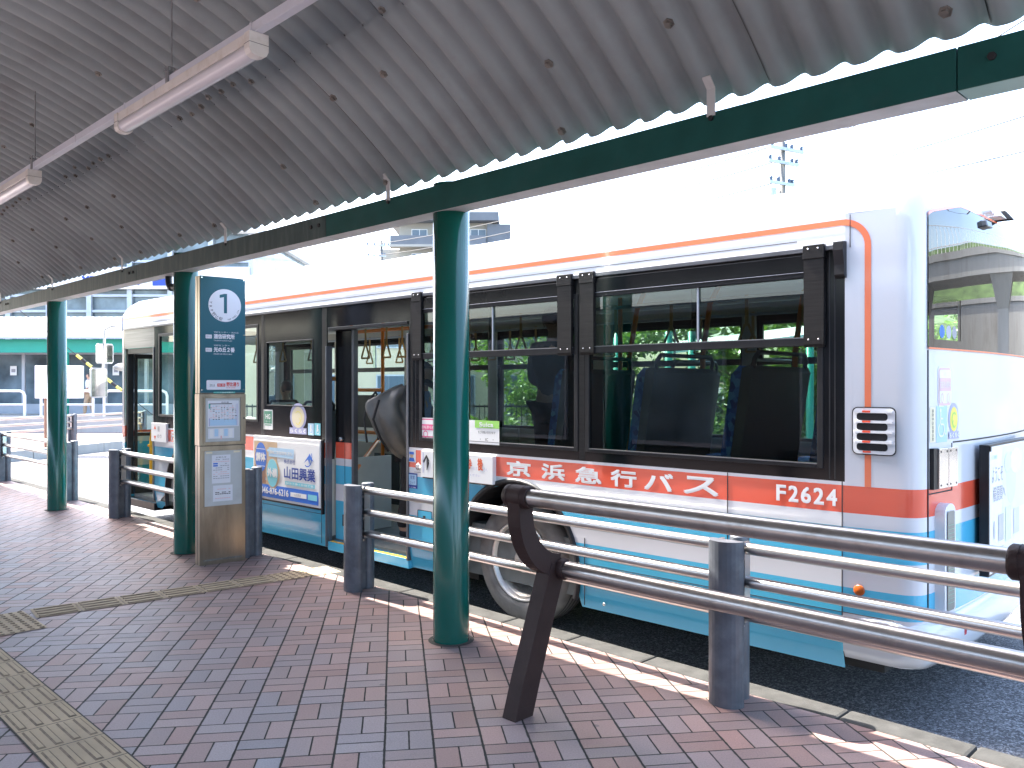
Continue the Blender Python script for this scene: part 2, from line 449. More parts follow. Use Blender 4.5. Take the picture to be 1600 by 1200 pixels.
def leafmat(name, a, b_):
    m, nt, out = newmat(name); g = NT(nt)
    rnd = g('NewGeometry', out=8) if False else g('TexWhiteNoise', {'Vector': g('VectorMath', {0: g('NewGeometry'), 1: (0.13, 0.13, 0.13)}, operation='SNAP')}, out=0)
    n = g('TexNoise', {'Vector': g('NewGeometry'), 'Scale': 1.4, 'Detail': 3.0})
    f = g.math('MULTIPLY_ADD', rnd, 0.5, g.math('MULTIPLY', n, 0.6))
    col = g.ramp(f, [(0.2, a), (0.8, b_)])
    d = g('BsdfDiffuse', {'Color': col}); t = g('BsdfTranslucent', {'Color': col})
    gl = g('BsdfGlossy', {'Color': (1, 1, 1, 1), 'Roughness': 0.4})
    mx = g('MixShader', {0: 0.35, 1: d, 2: t})
    mx = g('MixShader', {0: 0.05, 1: mx, 2: gl})
    nt.links.new(mx, out.inputs[0]); return m
M['leaf'] = leafmat('green_leaves', (0.060, 0.130, 0.015), (0.190, 0.340, 0.045))
M['leaf_dark'] = leafmat('dark_green_leaves', (0.022, 0.055, 0.012), (0.060, 0.125, 0.025))

# -- paving: basket weave of brick pairs
def paving_material():
    m, nt, out = newmat('brick_basketweave_paving'); g = NT(nt)
    pos = g('NewGeometry')
    da = g('VectorMath', {0: pos, 1: (0.9903, 0.1392, 0)}, out=1, operation='DOT_PRODUCT')
    db = g('VectorMath', {0: pos, 1: (-0.1392, 0.9903, 0)}, out=1, operation='DOT_PRODUCT')
    wob = g('TexNoise', {'Vector': pos, 'Scale': 1.1, 'Detail': 2.0})
    da = g.math('ADD', da, g.math('MULTIPLY_ADD', wob, 0.012, -0.006))
    LA, LB = 0.2257, 0.2070
    a = g.math('DIVIDE', g.math('ADD', da, 0.048), LA)
    b = g.math('DIVIDE', g.math('SUBTRACT', db, 3.847), LB)
    ia = g.math('FLOOR', a); ib = g.math('FLOOR', b)
    fa = g.math('FRACT', a); fb = g.math('FRACT', b)
    fa = g.math('SUBTRACT', a, ia); fb = g.math('SUBTRACT', b, ib)
    par = g.math('FLOORED_MODULO', g.math('ADD', ia, ib), 2.0)
    par = g.math('GREATER_THAN', par, 0.5)
    fa2 = g.math('MULTIPLY', fa, 2.0); fb2 = g.math('MULTIPLY', fb, 2.0)
    sa = g.math('FLOOR', fa2); sb = g.math('FLOOR', fb2)
    ua = g.math('SUBTRACT', fa2, sa); ub = g.math('SUBTRACT', fb2, sb)
    def edge(x, L): return g.math('MULTIPLY', g.math('MINIMUM', x, g.math('SUBTRACT', 1.0, x)), L)
    def lerp(f, x, y): return g.math('ADD', g.math('MULTIPLY', x, g.math('SUBTRACT', 1.0, f)), g.math('MULTIPLY', y, f))
    du = lerp(par, edge(ua, LA / 2), edge(fa, LA))
    dv = lerp(par, edge(fb, LB), edge(ub, LB / 2))
    dcol = edge(fa, LA)                       # the wide running joints
    sub = lerp(par, sa, g.math('ADD', sb, 2.0))
    rnd = g('TexWhiteNoise', {'Vector': g('CombineXYZ', {0: ia, 1: ib, 2: sub})}, out=0)
    rnd2 = g('TexWhiteNoise', {'Vector': g('CombineXYZ', {0: ib, 1: sub, 2: ia})}, out=0)
    def step(d, lo, hi): return g('MapRange', {0: d, 1: lo, 2: hi, 3: 1.0, 4: 0.0}, clamp=True)
    jn = g('TexNoise', {'Vector': pos, 'Scale': 24.0, 'Detail': 3.0})
    wcol = g.math('MULTIPLY_ADD', jn, 0.0075, 0.0006)
    j1 = step(g.math('SUBTRACT', dcol, wcol), 0.0, 0.0022)
    wj = g.math('MULTIPLY_ADD', jn, 0.0040, 0.0010)
    j2 = step(g.math('SUBTRACT', g.math('MINIMUM', du, dv), wj), 0.0, 0.0018)
    jm = g.math('MAXIMUM', j1, j2)
    big = g('TexNoise', {'Vector': pos, 'Scale': 0.55, 'Detail': 3.0})
    base = g.ramp(rnd, [(0.0, (0.330, 0.205, 0.180)), (0.28, (0.345, 0.245, 0.225)), (0.5, (0.290, 0.268, 0.275)),
                        (0.75, (0.250, 0.252, 0.275)), (1.0, (0.360, 0.272, 0.255))])
    warm = g.mix(g.math('MULTIPLY', g.ramp(big, [(0.35, (0, 0, 0)), (0.65, (1, 1, 1))]), 0.35), base, (0.285, 0.145, 0.112, 1))
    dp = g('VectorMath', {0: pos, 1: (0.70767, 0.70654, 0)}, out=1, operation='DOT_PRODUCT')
    kerb_red = g('MapRange', {0: dp, 1: 1.9, 2: 3.5, 3: 0.0, 4: 0.55}, clamp=True)  # bricks turn darker and redder towards the kerb
    warm = g.mix(g.math('MULTIPLY', kerb_red, g.math('MULTIPLY_ADD', rnd, 0.9, 0.4), None, True), warm, (0.262, 0.138, 0.108, 1))
    fine = g('TexNoise', {'Vector': pos, 'Scale': 130.0, 'Detail': 4.0, 'Roughness': 0.7})
    br = g.math('MULTIPLY', g.math('MULTIPLY_ADD', fine, 1.3, 0.36), g.math('MULTIPLY_ADD', rnd2, 0.30, 0.85))
    colr = g('VectorMath', {0: warm, 3: br}, operation='SCALE')
    st = g('TexNoise', {'Vector': pos, 'Scale': 2.6, 'Detail': 8.0, 'Roughness': 0.7})
    colr = g.mix(g.ramp(st, [(0.58, (0, 0, 0)), (0.75, (0.35,) * 3)]), colr, (0.085, 0.075, 0.070, 1))
    # small dark spots (old gum)
    sp = g('TexVoronoi', {'Vector': pos, 'Scale': 2.7, 'Randomness': 1.0}, out=0)
    colr = g.mix(g.ramp(sp, [(0.035, (0.55,) * 3), (0.055, (0, 0, 0))]), colr, (0.06, 0.055, 0.055, 1))
    jc = g.mix(jn, (0.016, 0.016, 0.016, 1), (0.085, 0.082, 0.074, 1))
    colr = g.mix(jm, colr, jc)
    p = nt.nodes.new('ShaderNodeBsdfPrincipled')
    nt.links.new(colr, p.inputs['Base Color'])
    nt.links.new(g.math('MULTIPLY_ADD', fine, 0.22, 0.36), p.inputs['Roughness'])
    nt.links.new(g.math('MULTIPLY_ADD', jm, -0.48, 0.5), p.inputs['Specular IOR Level'])
    h = g.math('ADD', g.math('MULTIPLY', g.math('SUBTRACT', 1.0, jm), 1.0), g.math('MULTIPLY', fine, 0.35))
    h = g.math('ADD', h, g.math('MULTIPLY', rnd2, 0.25))
    # shallow grooves along some bricks
    gro = g('TexWave', {'Vector': pos, 'Scale': 55.0, 'Distortion': 1.5}, out=1, bands_direction='X')
    h = g.math('ADD', h, g.math('MULTIPLY', g.math('MULTIPLY', gro, 0.20), g.math('GREATER_THAN', rnd2, 0.6)))
    nt.links.new(g('Bump', {'Strength': 0.55, 'Distance': 0.004, 'Height': h}), p.inputs['Normal'])
    nt.links.new(p.outputs[0], out.inputs[0])
    return m
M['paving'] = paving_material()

def asphalt_material():
    m, nt, out = newmat('coarse_asphalt'); g = NT(nt)
    pos = g('NewGeometry')
    v = g('TexVoronoi', {'Vector': pos, 'Scale': 105.0}, out=1)
    n = g('TexNoise', {'Vector': pos, 'Scale': 0.8, 'Detail': 5.0})
    gr = g('SeparateColor', {0: v}, out=0)
    col = g.ramp(gr, [(0.0, (0.020, 0.021, 0.024)), (0.45, (0.075, 0.079, 0.088)), (0.8, (0.20, 0.207, 0.22)), (1.0, (0.38, 0.385, 0.395))])
    col = g.mix(g.math('MULTIPLY', n, 0.5), col, (0.085, 0.085, 0.088, 1))
    p = nt.nodes.new('ShaderNodeBsdfPrincipled')
    nt.links.new(col, p.inputs['Base Color']); p.inputs['Roughness'].default_value = 0.75
    vd = g('TexVoronoi', {'Vector': pos, 'Scale': 105.0}, out=0)
    nt.links.new(g('Bump', {'Strength': 0.8, 'Distance': 0.006, 'Height': g.math('SUBTRACT', 1.0, vd)}), p.inputs['Normal'])
    nt.links.new(p.outputs[0], out.inputs[0])
    return m
M['asphalt'] = asphalt_material()
# ================================================================== setting
g_ = MB()
g_.add([(-900, -900, -0.15), (900, -900, -0.15), (900, 900, -0.15), (-900, 900, -0.15)], [(0, 1, 2, 3)])
structure(g_.build('road', M['asphalt'], loc=(0, 0, -0.15)))
sw = MB(S)
sw.box(-9, 34, -13, 4.09, -0.3, 0.0)
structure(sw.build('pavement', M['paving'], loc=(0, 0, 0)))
kb = MB(S)
s_ = -9.0
while s_ < 34:
    kb.box(s_ + 0.003, s_ + 0.597, 4.0905, 4.26, -0.2, 0.004)
    s_ += 0.6
structure(kb.build('kerb', M['concrete'], bevel=0.016, loc=(0, 0, -0.2)))
gt = MB(S)
s_ = -9.0
while s_ < 34:
    gt.box(s_ + 0.003, s_ + 0.597, 4.262, 4.60, -0.25, -0.140)
    s_ += 0.6
structure(gt.build('gutter', pbr('gutter_concrete', (0.10, 0.105, 0.11), 0.8, 0, 0.15, 6, bump=0.4, bscale=120, dirt=(0.06, 0.06, 0.06), dirt_amt=0.5), bevel=0.004, loc=(0, 0, -0.25)))

# tactile paving: real raised bars and dots
def tile_bars(mb, o, u, v, sz=0.30):
    """one guiding tile at corner o, bars along u"""
    mb.add([o + u * 0.003 + v * 0.003, o + u * (sz - 0.003) + v * 0.003, o + u * (sz - 0.003) + v * (sz - 0.003), o + u * 0.003 + v * (sz - 0.003)], [(0, 1, 2, 3)], 0)
    for k in range(4):
        c = (k + 0.5) * sz / 4
        lo, hi = 0.022, sz - 0.022
        b0 = [o + u * lo + v * (c - 0.019), o + u * hi + v * (c - 0.019), o + u * hi + v * (c + 0.019), o + u * lo + v * (c + 0.019)]
        t0 = [o + u * (lo + 0.007) + v * (c - 0.011), o + u * (hi - 0.007) + v * (c - 0.011), o + u * (hi - 0.007) + v * (c + 0.011), o + u * (lo + 0.007) + v * (c + 0.011)]
        t0 = [q + Vector((0, 0, 0.006)) for q in t0]
        mb.add(b0 + t0, [(4, 5, 6, 7), (0, 1, 5, 4), (1, 2, 6, 5), (2, 3, 7, 6), (3, 0, 4, 7)], [0, 2, 2, 2, 2])
def tile_dots(mb, o, u, v, sz=0.30):
    mb.add([o + u * 0.003 + v * 0.003, o + u * (sz - 0.003) + v * 0.003, o + u * (sz - 0.003) + v * (sz - 0.003), o + u * 0.003 + v * (sz - 0.003)], [(0, 1, 2, 3)], 0)
    for i in range(5):
        for j in range(5):
            c = o + u * (i + 0.5) * sz / 5 + v * (j + 0.5) * sz / 5
            ring0 = [c + (u * math.cos(a) + v * math.sin(a)) * 0.017 for a in [2 * math.pi * k / 8 for k in range(8)]]
            ring1 = [c + (u * math.cos(a) + v * math.sin(a)) * 0.009 + Vector((0, 0, 0.006)) for a in [2 * math.pi * k / 8 for k in range(8)]]
            mb.add(ring0 + ring1, [tuple(range(8, 16))] + [(k, (k + 1) % 8, 8 + (k + 1) % 8, 8 + k) for k in range(8)], [0] + [2] * 8)
tz = 0.005
def V3(f): return Vector((f.x, f.y, f.z))
e1 = S(1, 0, 0); e2 = S(0, 1, 0)
tp = MB()
tp.fr = lambda x, y, z: Vector((x, y, z))
def addv(mb):
    old = mb.add
    def add(vs, fs, mat=0, smooth=False, fr=None):
        return old([tuple(v) for v in vs], fs, mat, smooth, fr)
    mb.add = add
addv(tp)
tp.add([S(0.0, 1.127, 0.003), S(13.2, 1.127, 0.003), S(13.2, 1.439, 0.003), S(0.0, 1.439, 0.003)], [(0, 1, 2, 3)], 1)
k = 0.0
while k < 6.2:
    tile_bars(tp, S(k, 1.133, tz), e1, e2); k += 0.30
for i in range(2):
    for j in range(2):
        tile_dots(tp, S(6.32 + i * 0.30, 1.19 + j * 0.30, tz), e1, e2)
k = 7.0
while k < 13:
    tile_bars(tp, S(k, 1.133, tz), e1, e2); k += 0.30
d2 = Vector((1.677, 1.321, 0)).normalized(); n2 = Vector((-d2.y, d2.x, 0))
o2 = S(6.63, 1.80, tz)
for i in range(6):
    tile_bars(tp, o2 + d2 * (0.30 * i), d2, n2)
for i in range(6, 8):
    tile_dots(tp, o2 + d2 * (0.30 * i), d2, n2)
structure(tp.build('tactile_paving', [M['tactile'], M['joint'], M['bar_dirt']], loc=(0, 0, 0)))

# ================================================================== shelter canopy
PC, RC, ZC = 0.324, 4.80, -0.527
def roof_z(p): return ZC + math.sqrt(max(0.0, RC * RC - (p - PC) ** 2))
sh = thing('bus_shelter', 'green steel shelter with curved corrugated grey roof over the brick pavement', 'bus shelter', S(5, 3.576, 0))
def corr(s):
    x = 2 * math.pi * s / 0.18
    return 0.029 * (-math.cos(x) + 0.22 * math.cos(2 * x))
def sheet(pa, pb, n, drop, s0, s1):
    mb = MB(S); ns = int((s1 - s0) / 0.18 * 10)
    vs = []; fs = []
    aa = math.asin((pa - PC) / RC); ab = math.asin((pb - PC) / RC)
    for i in range(n + 1):
        an = aa + (ab - aa) * i / n
        for j in range(ns + 1):
            s = s0 + (s1 - s0) * j / ns
            rr = RC + corr(s) - drop
            vs.append((s, PC + rr * math.sin(an), ZC + rr * math.cos(an)))
    w = ns + 1
    for i in range(n):
        for j in range(ns):
            fs.append((i * w + j, i * w + j + 1, (i + 1) * w + j + 1, (i + 1) * w + j))
    return mb.add(vs, fs, 0, True)
rf = sheet(-2.65, 2.74, 22, 0.0, -3.0, 22.0)
lo_ = sheet(2.66, 3.53, 10, 0.009, -3.0, 22.0)
n0 = len(rf.v)
rf.v += lo_.v; rf.f += [[n0 + k for k in f] for f in lo_.f]; rf.m += lo_.m; rf.s += lo_.s
rnd = random.Random(3)
def roof_bolt(mb, s, p, drop=0.0, big=1.0):
    s = round(s / 0.18) * 0.18         # the low side of a wave
    an = math.asin((p - PC) / RC)
    nrm = S(0, math.sin(an), math.cos(an)) - S(0, 0, 0)
    c = S(s, PC + (RC - 0.0225 - drop) * math.sin(an), ZC + (RC - 0.0225 - drop) * math.cos(an))
    u = e1.copy(); v = nrm.cross(u)
    a0 = rnd.random()
    def rg(r, h): return [c - nrm * h + (u * math.cos(a0 + 2 * math.pi * q / 6) + v * math.sin(a0 + 2 * math.pi * q / 6)) * r for q in range(6)]
    for r, h0, h1 in ((0.023 * big, -0.004, 0.004), (0.0145 * big, 0.004, 0.019)):
        A = rg(r, h0); Bq = rg(r, h1); k0 = len(mb.v)
        mb.v += A + Bq
        mb.f += [[k0 + 6 + q for q in range(6)]] + [[k0 + q, k0 + (q + 1) % 6, k0 + 6 + (q + 1) % 6, k0 + 6 + q] for q in range(6)]
        mb.m += [1] * 7; mb.s += [False] * 7
for i in range(-3, 26):
    s = 0.27 + i * 0.86
    for p, dr in ((3.44, 0.009), (3.19, 0.009), (2.93, 0.009), (2.12, 0.0), (1.3, 0.0), (0.4, 0.0), (-0.6, 0.0), (-1.6, 0.0)):
        if rnd.random() < 0.62: roof_bolt(rf, s + rnd.choice((0, 0, 0.18)), p + rnd.uniform(-0.03, 0.03), dr, 1.15)
for c0 in (0.3, 2.55, 5.0, 7.5, 9.9, 12.4, 14.8, 17.3):
    for q in range(7):
        roof_bolt(rf, c0 + q * 0.18, 2.60 + rnd.uniform(-0.02, 0.05), 0.0, rnd.uniform(0.9, 1.15))
# side laps of the sheets: a thin dark gap along one flank every fifth wave
for i in range(-3, 25):
    s0 = 0.9 * i + 0.045
    vs = []; fs = []
    for k in range(33):
        p = -2.6 + (3.52 + 2.6) * k / 32
        an = math.asin((p - PC) / RC); rr = RC + corr(s0) - 0.0115 if p > 2.66 else RC + corr(s0) - 0.0025
        for ds in (0.0, 0.0065): vs.append((s0 + ds, PC + (rr + (corr(s0 + ds) - corr(s0))) * math.sin(an), ZC + (rr + (corr(s0 + ds) - corr(s0))) * math.cos(an)))
    for k in range(32): fs.append((2 * k, 2 * k + 1, 2 * k + 3, 2 * k + 2))
    rf.add(vs, fs, 2)
rf.build('roof', [M['slate'], M['rust'], M['dark']], sh)
for p, s in ((3.576, -3.9 + 0.283 * 0), ):
    pass
for i in range(-1, 5):
    s = 4.147 + 4.05 * i
    cmb = MB(S)
    top = 2.985 if i != 99 else 3.0
    cmb.lathe([(0.1185, 0.0), (0.1185, top), (0.05, top + 0.004), (0.0, top + 0.004)], 40, fr=lambda x, y, h, s=s: S(s + x, 3.576 + y, h))
    cmb.lathe([(0.150, 0.003), (0.121, 0.006)], 40, 1, fr=lambda x, y, h, s=s: S(s + x, 3.576 + y, h))
    cmb.build('column', [M['green'], M['joint']], sh)
js = [-3.0, 1.05, 5.45, 9.15, 14.0, 22.0]
for i in range(5):
    a, b_ = js[i] + 0.002, js[i + 1] - 0.002
    front = M['beam_green'] if i < 2 else M['beam_grey']
    under = M['beam_under_green'] if i == 0 else M['beam_under']
    bmq = MB(S)
    p0, p1, z0, z1 = 3.450, 3.60, 2.795, 2.965
    vs = [(a, p0, z0), (b_, p0, z0), (b_, p1, z0), (a, p1, z0), (a, p0, z1), (b_, p0, z1), (b_, p1, z1), (a, p1, z1)]
    bmq.add(vs, [(0, 1, 2, 3), (4, 7, 6, 5), (0, 4, 5, 1), (2, 6, 7, 3), (0, 3, 7, 4), (1, 5, 6, 2)], [1, 0, 0, 0, 0, 0])
    # splice bolts
    for sb in ((a + 0.09, a + 0.20) if i > 1 else ()) + ((b_ - 0.12,) if i == 0 else ()):
        bmq.lathe([(0.017, 0.0), (0.017, 0.012), (0.0, 0.012)], 6, 2, fr=lambda x, y, h, sb=sb: S(sb + x, p0 - h, 2.895 + y), smooth=False)
    bmq.build('beam', [front, under, M['dark']], sh, bevel=0.004)
for s in (-0.3, 2.12, 4.66, 7.08, 9.55, 12.0, 14.5):
    q = MB(S)
    zr = roof_z(3.451) - 0.040
    q.box(s - 0.022, s + 0.022, 3.444, 3.449, 2.945, zr)
    z1 = roof_z(3.405) - 0.034
    q.add([(s - 0.022, 3.444, zr), (s + 0.022, 3.444, zr), (s + 0.022, 3.40, z1), (s - 0.022, 3.40, z1),
           (s - 0.022, 3.449, zr + 0.004), (s + 0.022, 3.449, zr + 0.004), (s + 0.022, 3.405, z1 + 0.005), (s - 0.022, 3.405, z1 + 0.005)],
          [(0, 1, 2, 3), (4, 5, 6, 7), (0, 1, 5, 4), (1, 2, 6, 5), (2, 3, 7, 6), (3, 0, 4, 7)])
    q.lathe([(0.013, 0.0), (0.013, 0.012), (0.0, 0.012)], 6, 1, fr=lambda x, y, h, s=s: S(s + x, 3.450 - h, 2.935 + y), smooth=False)
    q.build('bracket', [M['beam_under'], M['dark']], sh)
# drain elbow at the second column
q = MB(S)
sd = 4.147 + 4.05
q.tube([(sd + 0.36, 3.55, 2.80), (sd + 0.36, 3.55, 2.74), (sd + 0.345, 3.55, 2.70), (sd + 0.31, 3.55, 2.68), (sd + 0.10, 3.57, 2.665)], 0.033, 14)
q.tube([(sd + 0.315, 3.55, 2.682), (sd + 0.285, 3.553, 2.677)], 0.040, 14)
q.tube([(sd + 0.17, 3.565, 2.672), (sd + 0.14, 3.567, 2.668)], 0.040, 14)
q.build('drain_pipe', M['black_plastic'], sh)

# ================================================================== lamp trunking and lamps
PR = 1.95
tr = thing('lamp_trunking', 'long white cable trunking hung on thin rods under the corrugated roof', 'cable trunking', S(6, PR, 3.355))
q = MB(S)
for a, b_ in ((-1.5, 2.3), (2.3, 4.85), (4.85, 7.15), (7.15, 9.8), (9.8, 13.5), (13.5, 19.0)):
    q.box(a + 0.0015, b_ - 0.0015, PR - 0.022, PR + 0.022, 3.355, 3.405)
q.build('channel', M['rail_paint'], tr, bevel=0.003)
for s in (2.10, 4.66, 7.21, 9.76, 12.31, 14.86):
    q = MB(S)
    q.tube([(s, PR, 3.43), (s, PR, roof_z(PR) + 0.01)], 0.005, 8)
    q.build('rod', M['wire'], tr)
    q = MB(S)
    q.box(s - 0.02, s + 0.02, PR - 0.028, PR - 0.023, 3.352, 3.45)
    q.box(s - 0.02, s + 0.02, PR + 0.023, PR + 0.028, 3.352, 3.45)
    q.box(s - 0.02, s + 0.02, PR - 0.028, PR + 0.028, 3.45, 3.455)
    q.tube([(s, PR - 0.04, 3.43), (s, PR + 0.04, 3.43)], 0.008, 6)
    q.build('hanger_clip', [M['wire']], tr)
for s in (3.7, 5.3, 6.2, 8.4):
    q = MB(S)
    q.box(s - 0.008, s + 0.008, PR - 0.025, PR - 0.0225, 3.35, 3.408); q.box(s - 0.008, s + 0.008, PR - 0.025, PR + 0.025, 3.4055, 3.408)
    q.build('strap', M['rail_paint'], tr)
def make_lamp(s0, label):
    L = 1.74
    t = thing('fluorescent_lamp', label, 'lamp', S(s0 + L / 2, PR, 3.25), 'fluorescent lamps under the roof')
    q = MB(S)
    q.box(s0 + 0.055, s0 + L - 0.055, PR - 0.045, PR + 0.045, 3.303, 3.3535)
    q.build('housing', M['white_enamel'], t, bevel=0.004)
    q = MB(S)
    prof = [(PR - 0.040, 3.3015), (PR - 0.041, 3.275), (PR - 0.032, 3.255), (PR - 0.012, 3.246), (PR + 0.012, 3.246), (PR + 0.032, 3.255), (PR + 0.041, 3.275), (PR + 0.040, 3.3015)]
    q.prism(prof, s0 + 0.05, s0 + L - 0.05, fr=lambda a, b, h: S(h, a, b), smooth=True)
    q.build('diffuser', M['diffuser'], t)
    for a, b_ in ((s0, s0 + 0.052), (s0 + L - 0.052, s0 + L)):
        q = MB(S)
        prof = [(PR - 0.050, 3.3535), (PR - 0.050, 3.272), (PR - 0.040, 3.250), (PR - 0.018, 3.240), (PR + 0.018, 3.240), (PR + 0.040, 3.250), (PR + 0.050, 3.272), (PR + 0.050, 3.3535)]
        q.prism(prof, a, b_, fr=lambda a_, b2, h: S(h, a_, b2))
        q.box(a - 0.0008, b_ + 0.0008, PR - 0.0508, PR + 0.0508, 3.300, 3.3025, 1)
        q.build('end_cap', [M['white_enamel'], M['seam']], t, bevel=0.003)
    return t
make_lamp(3.66, 'nearest white tube lamp, whole under the trunking at the upper left')
make_lamp(7.22, 'second white tube lamp down the trunking, cut by the left edge of the photo')

# ================================================================== guard rails (steel posts with three stainless tubes)
def guard_rail(ss, p, label, ends, group='stainless guard rails along the kerb', fr=S, zb=0.0, mats=('steel', 'post')):
    ss = sorted(ss)
    t = thing('guard_rail', label, 'guard rail', fr((ss[0] + ss[-1]) / 2, p, zb), group)
    for s in ss:
        q = MB(fr)
        # half-round front shell, web and a narrower back tube
        n = 14; outer = []; inner = []
        for k in range(n + 1):
            an = math.pi * (1.06 * k / n - 0.03)
            outer.append((s + 0.098 * math.cos(an), p - 0.055 - 0.085 * math.sin(an)))
        for k in range(n + 1):
            an = math.pi * (1 - k / n)
            inner.append((s + 0.082 * math.cos(an), p - 0.055 - 0.070 * math.sin(an)))
        q.prism(outer, zb, zb + 0.86, fr=fr, smooth=False)
        q.box(s - 0.030, s + 0.030, p - 0.0545, p + 0.075, zb, zb + 0.845, fr=fr)
        q.lathe([(0.052, zb), (0.052, zb + 0.862), (0.044, zb + 0.868), (0.0, zb + 0.868)], 20, fr=lambda x, y, h, s=s: fr(s + x, p + 0.075 + y, h))
        q.build('post', M[mats[1]], t, bevel=0.004)
    for a, b_ in zip(ss[:-1], ss[1:]):
        for z in (0.815, 0.640, 0.465):
            q = MB(fr)
            q.tube([(a + 0.034, p + 0.01, zb + z), (b_ - 0.034, p + 0.01, zb + z)], 0.031, 20)
            q.build('rail', M[mats[0]], t)
        for sx in (a + 0.075, b_ - 0.075):
            q = MB(fr)
            q.box(sx - 0.008, sx + 0.008, p - 0.018, p + 0.038, zb + 0.43, zb + 0.85)
            for z in (0.815, 0.640, 0.465):
                q.lathe([(0.010, 0), (0.010, 0.012), (0.0, 0.012)], 6, fr=lambda x, y, h, sx=sx, z=z: fr(sx + x, p - 0.019 - h, zb + z - 0.05 + y), smooth=False)
            q.build('mounting_plate', M[mats[0]], t)
    return t
guard_rail([-1.12, 2.30, 5.72], 3.95, 'stainless three-tube guard rail behind the leaning bench, beside the rear wheel', None)
guard_rail([7.60, 11.0], 3.95, 'stainless guard rail between the stop sign pillar and the front door', None)
guard_rail([13.1, 16.6, 20.0], 3.98, 'stainless guard rail beyond the farthest green column, at the left edge', None)

# ================================================================== leaning bench
lb = thing('leaning_bench', 'brown cast frame leaning bench with two thick stainless tubes', 'bench', S(1.85, 2.99, 0))
def bench_leg(s):
    def band(cl, wd, h, q):
        L = []; Rr = []
        for i, (a, b_) in enumerate(cl):
            i0 = max(0, i - 1); i1 = min(len(cl) - 1, i + 1)
            d = Vector((cl[i1][0] - cl[i0][0], cl[i1][1] - cl[i0][1])).normalized()
            n = Vector((-d.y, d.x))
            if b_ == 0.0: n = Vector((-1, 0))
            L.append((a + n.x * wd[i], b_ + n.y * wd[i])); Rr.append((a - n.x * wd[i], b_ - n.y * wd[i]))
        n = len(cl)
        vs = [(s + sg * h, *p_) for sg in (-1, 1) for p_ in L + Rr]
        fs = []
        for i in range(n - 1):
            fs += [(i, i + 1, n + i + 1, n + i), (2 * n + i, 2 * n + i + 1, 3 * n + i + 1, 3 * n + i), (i, i + 1, 2 * n + i + 1, 2 * n + i), (n + i, n + i + 1, 3 * n + i + 1, 3 * n + i)]
        fs += [(0, n, 3 * n, 2 * n), (n - 1, 2 * n - 1, 4 * n - 1, 3 * n - 1)]
        q.add(vs, fs)
    q = MB(S)
    band([(2.985, 0.0), (3.045, 0.18), (3.110, 0.36), (3.175, 0.54), (3.222, 0.665), (3.245, 0.735)], [0.064, 0.061, 0.058, 0.057, 0.058, 0.056], 0.046, q)
    pts = []
    for k in range(15):                      # quarter round from the seat tube up to the back tube
        an = math.pi / 2 * k / 14
        pts.append((3.262 - 0.258 * math.sin(an), 0.735 + 0.30 * (1 - math.cos(an))))
    pts += [(3.000, 1.075), (2.999, 1.11)]
    band(pts, [0.056] * 6 + [0.055, 0.054, 0.053, 0.052, 0.051, 0.050, 0.050, 0.049, 0.049, 0.049, 0.049], 0.0435, q)
    # raised web along the face
    for sg in (-1, 1):
        for p_, z_, r_ in ((3.0, 1.11, 0.058), (3.27, 0.71, 0.056)):
            q.lathe([(r_, 0.0), (r_, 0.030), (r_ - 0.008, 0.040), (0.044, 0.040)], 24, fr=lambda x, y, h, sg=sg, p_=p_, z_=z_: S(s + sg * (0.042 + h), p_ + x, z_ + y))
    q.lathe([(0.058, -0.0425), (0.058, 0.0425)], 24, fr=lambda x, y, h: S(s + h, 3.0 + x, 1.11 + y))
    q.lathe([(0.056, -0.047), (0.056, 0.047)], 24, fr=lambda x, y, h: S(s + h, 3.27 + x, 0.71 + y))
    for sg in (-1, 1):   # round cheeks over the tube ends
        for p_, z_, r_ in ((3.0, 1.11, 0.060), (3.27, 0.71, 0.058)):
            q.lathe([(r_, 0.0), (0.0, 0.004)], 24, fr=lambda x, y, h, sg=sg, p_=p_, z_=z_: S(s + sg * (0.0475 + h), p_ + x, z_ + y))
    q.box(s - 0.0475, s + 0.0475, 2.965, 3.035, 0.055, 0.058)
    q.build('leg', M['brown'], lb, bevel=0.006)
for s in (0.675, 2.95): bench_leg(s)
for nm, p_, z_ in (('back_tube', 3.0, 1.11), ('seat_tube', 3.27, 0.71)):
    q = MB(S)
    q.tube([(0.70, p_, z_), (2.92, p_, z_)], 0.0435, 32)
    q.build(nm, pbr('satin_stainless_' + nm, (0.46, 0.43, 0.40), 0.32, 1.0, 0.10, 3.0, rvar=0.05, dirt=(0.22, 0.17, 0.12), dirt_amt=0.45, dirt_scale=9), lb)

# ================================================================== stop sign pillar
P0 = Vector((-2.89, 7.70, 0)); PU = Vector((0.782, 0.623, 0)); PN = Vector((0.623, -0.782, 0))
def PF(a, off, z): return P0 + PU * a + PN * off + Vector((0, 0, z))
sp = thing('bus_stop_sign', 'stainless bus stop pillar with teal panel reading 1 beside a green column', 'bus stop sign', P0 + PU * 0.215 - PN * 0.06)
W_ = 0.430
q = MB(PF)
q.box(0.0, W_, -0.125, 0.0, 0.0, 1.105)
q.box(-0.004, W_ + 0.004, -0.127, 0.0, 1.112, 1.592)
q.box(0.0, W_, -0.125, -0.003, 1.598, 2.692)
q.box(0.006, W_ - 0.006, -0.12, -0.008, 1.09, 1.62, 1)
q.box(0.03, W_ - 0.03, 0.0, 0.0012, 0.035, 0.05, 2)
q.box(-0.0015, 0.0, -0.072, -0.064, 0.0, 2.69, 1)
q.build('cabinet', [M['steel_dull'], M['seam'], M['rust']], sp, bevel=0.004)
q = MB(PF)
q.box(0.004, W_ - 0.002, -0.0025, 0.004, 1.603, 2.688)
f = 0.0052
q.disc(0.232, 2.425, 0.154, 0.154, f, 1, n=48)
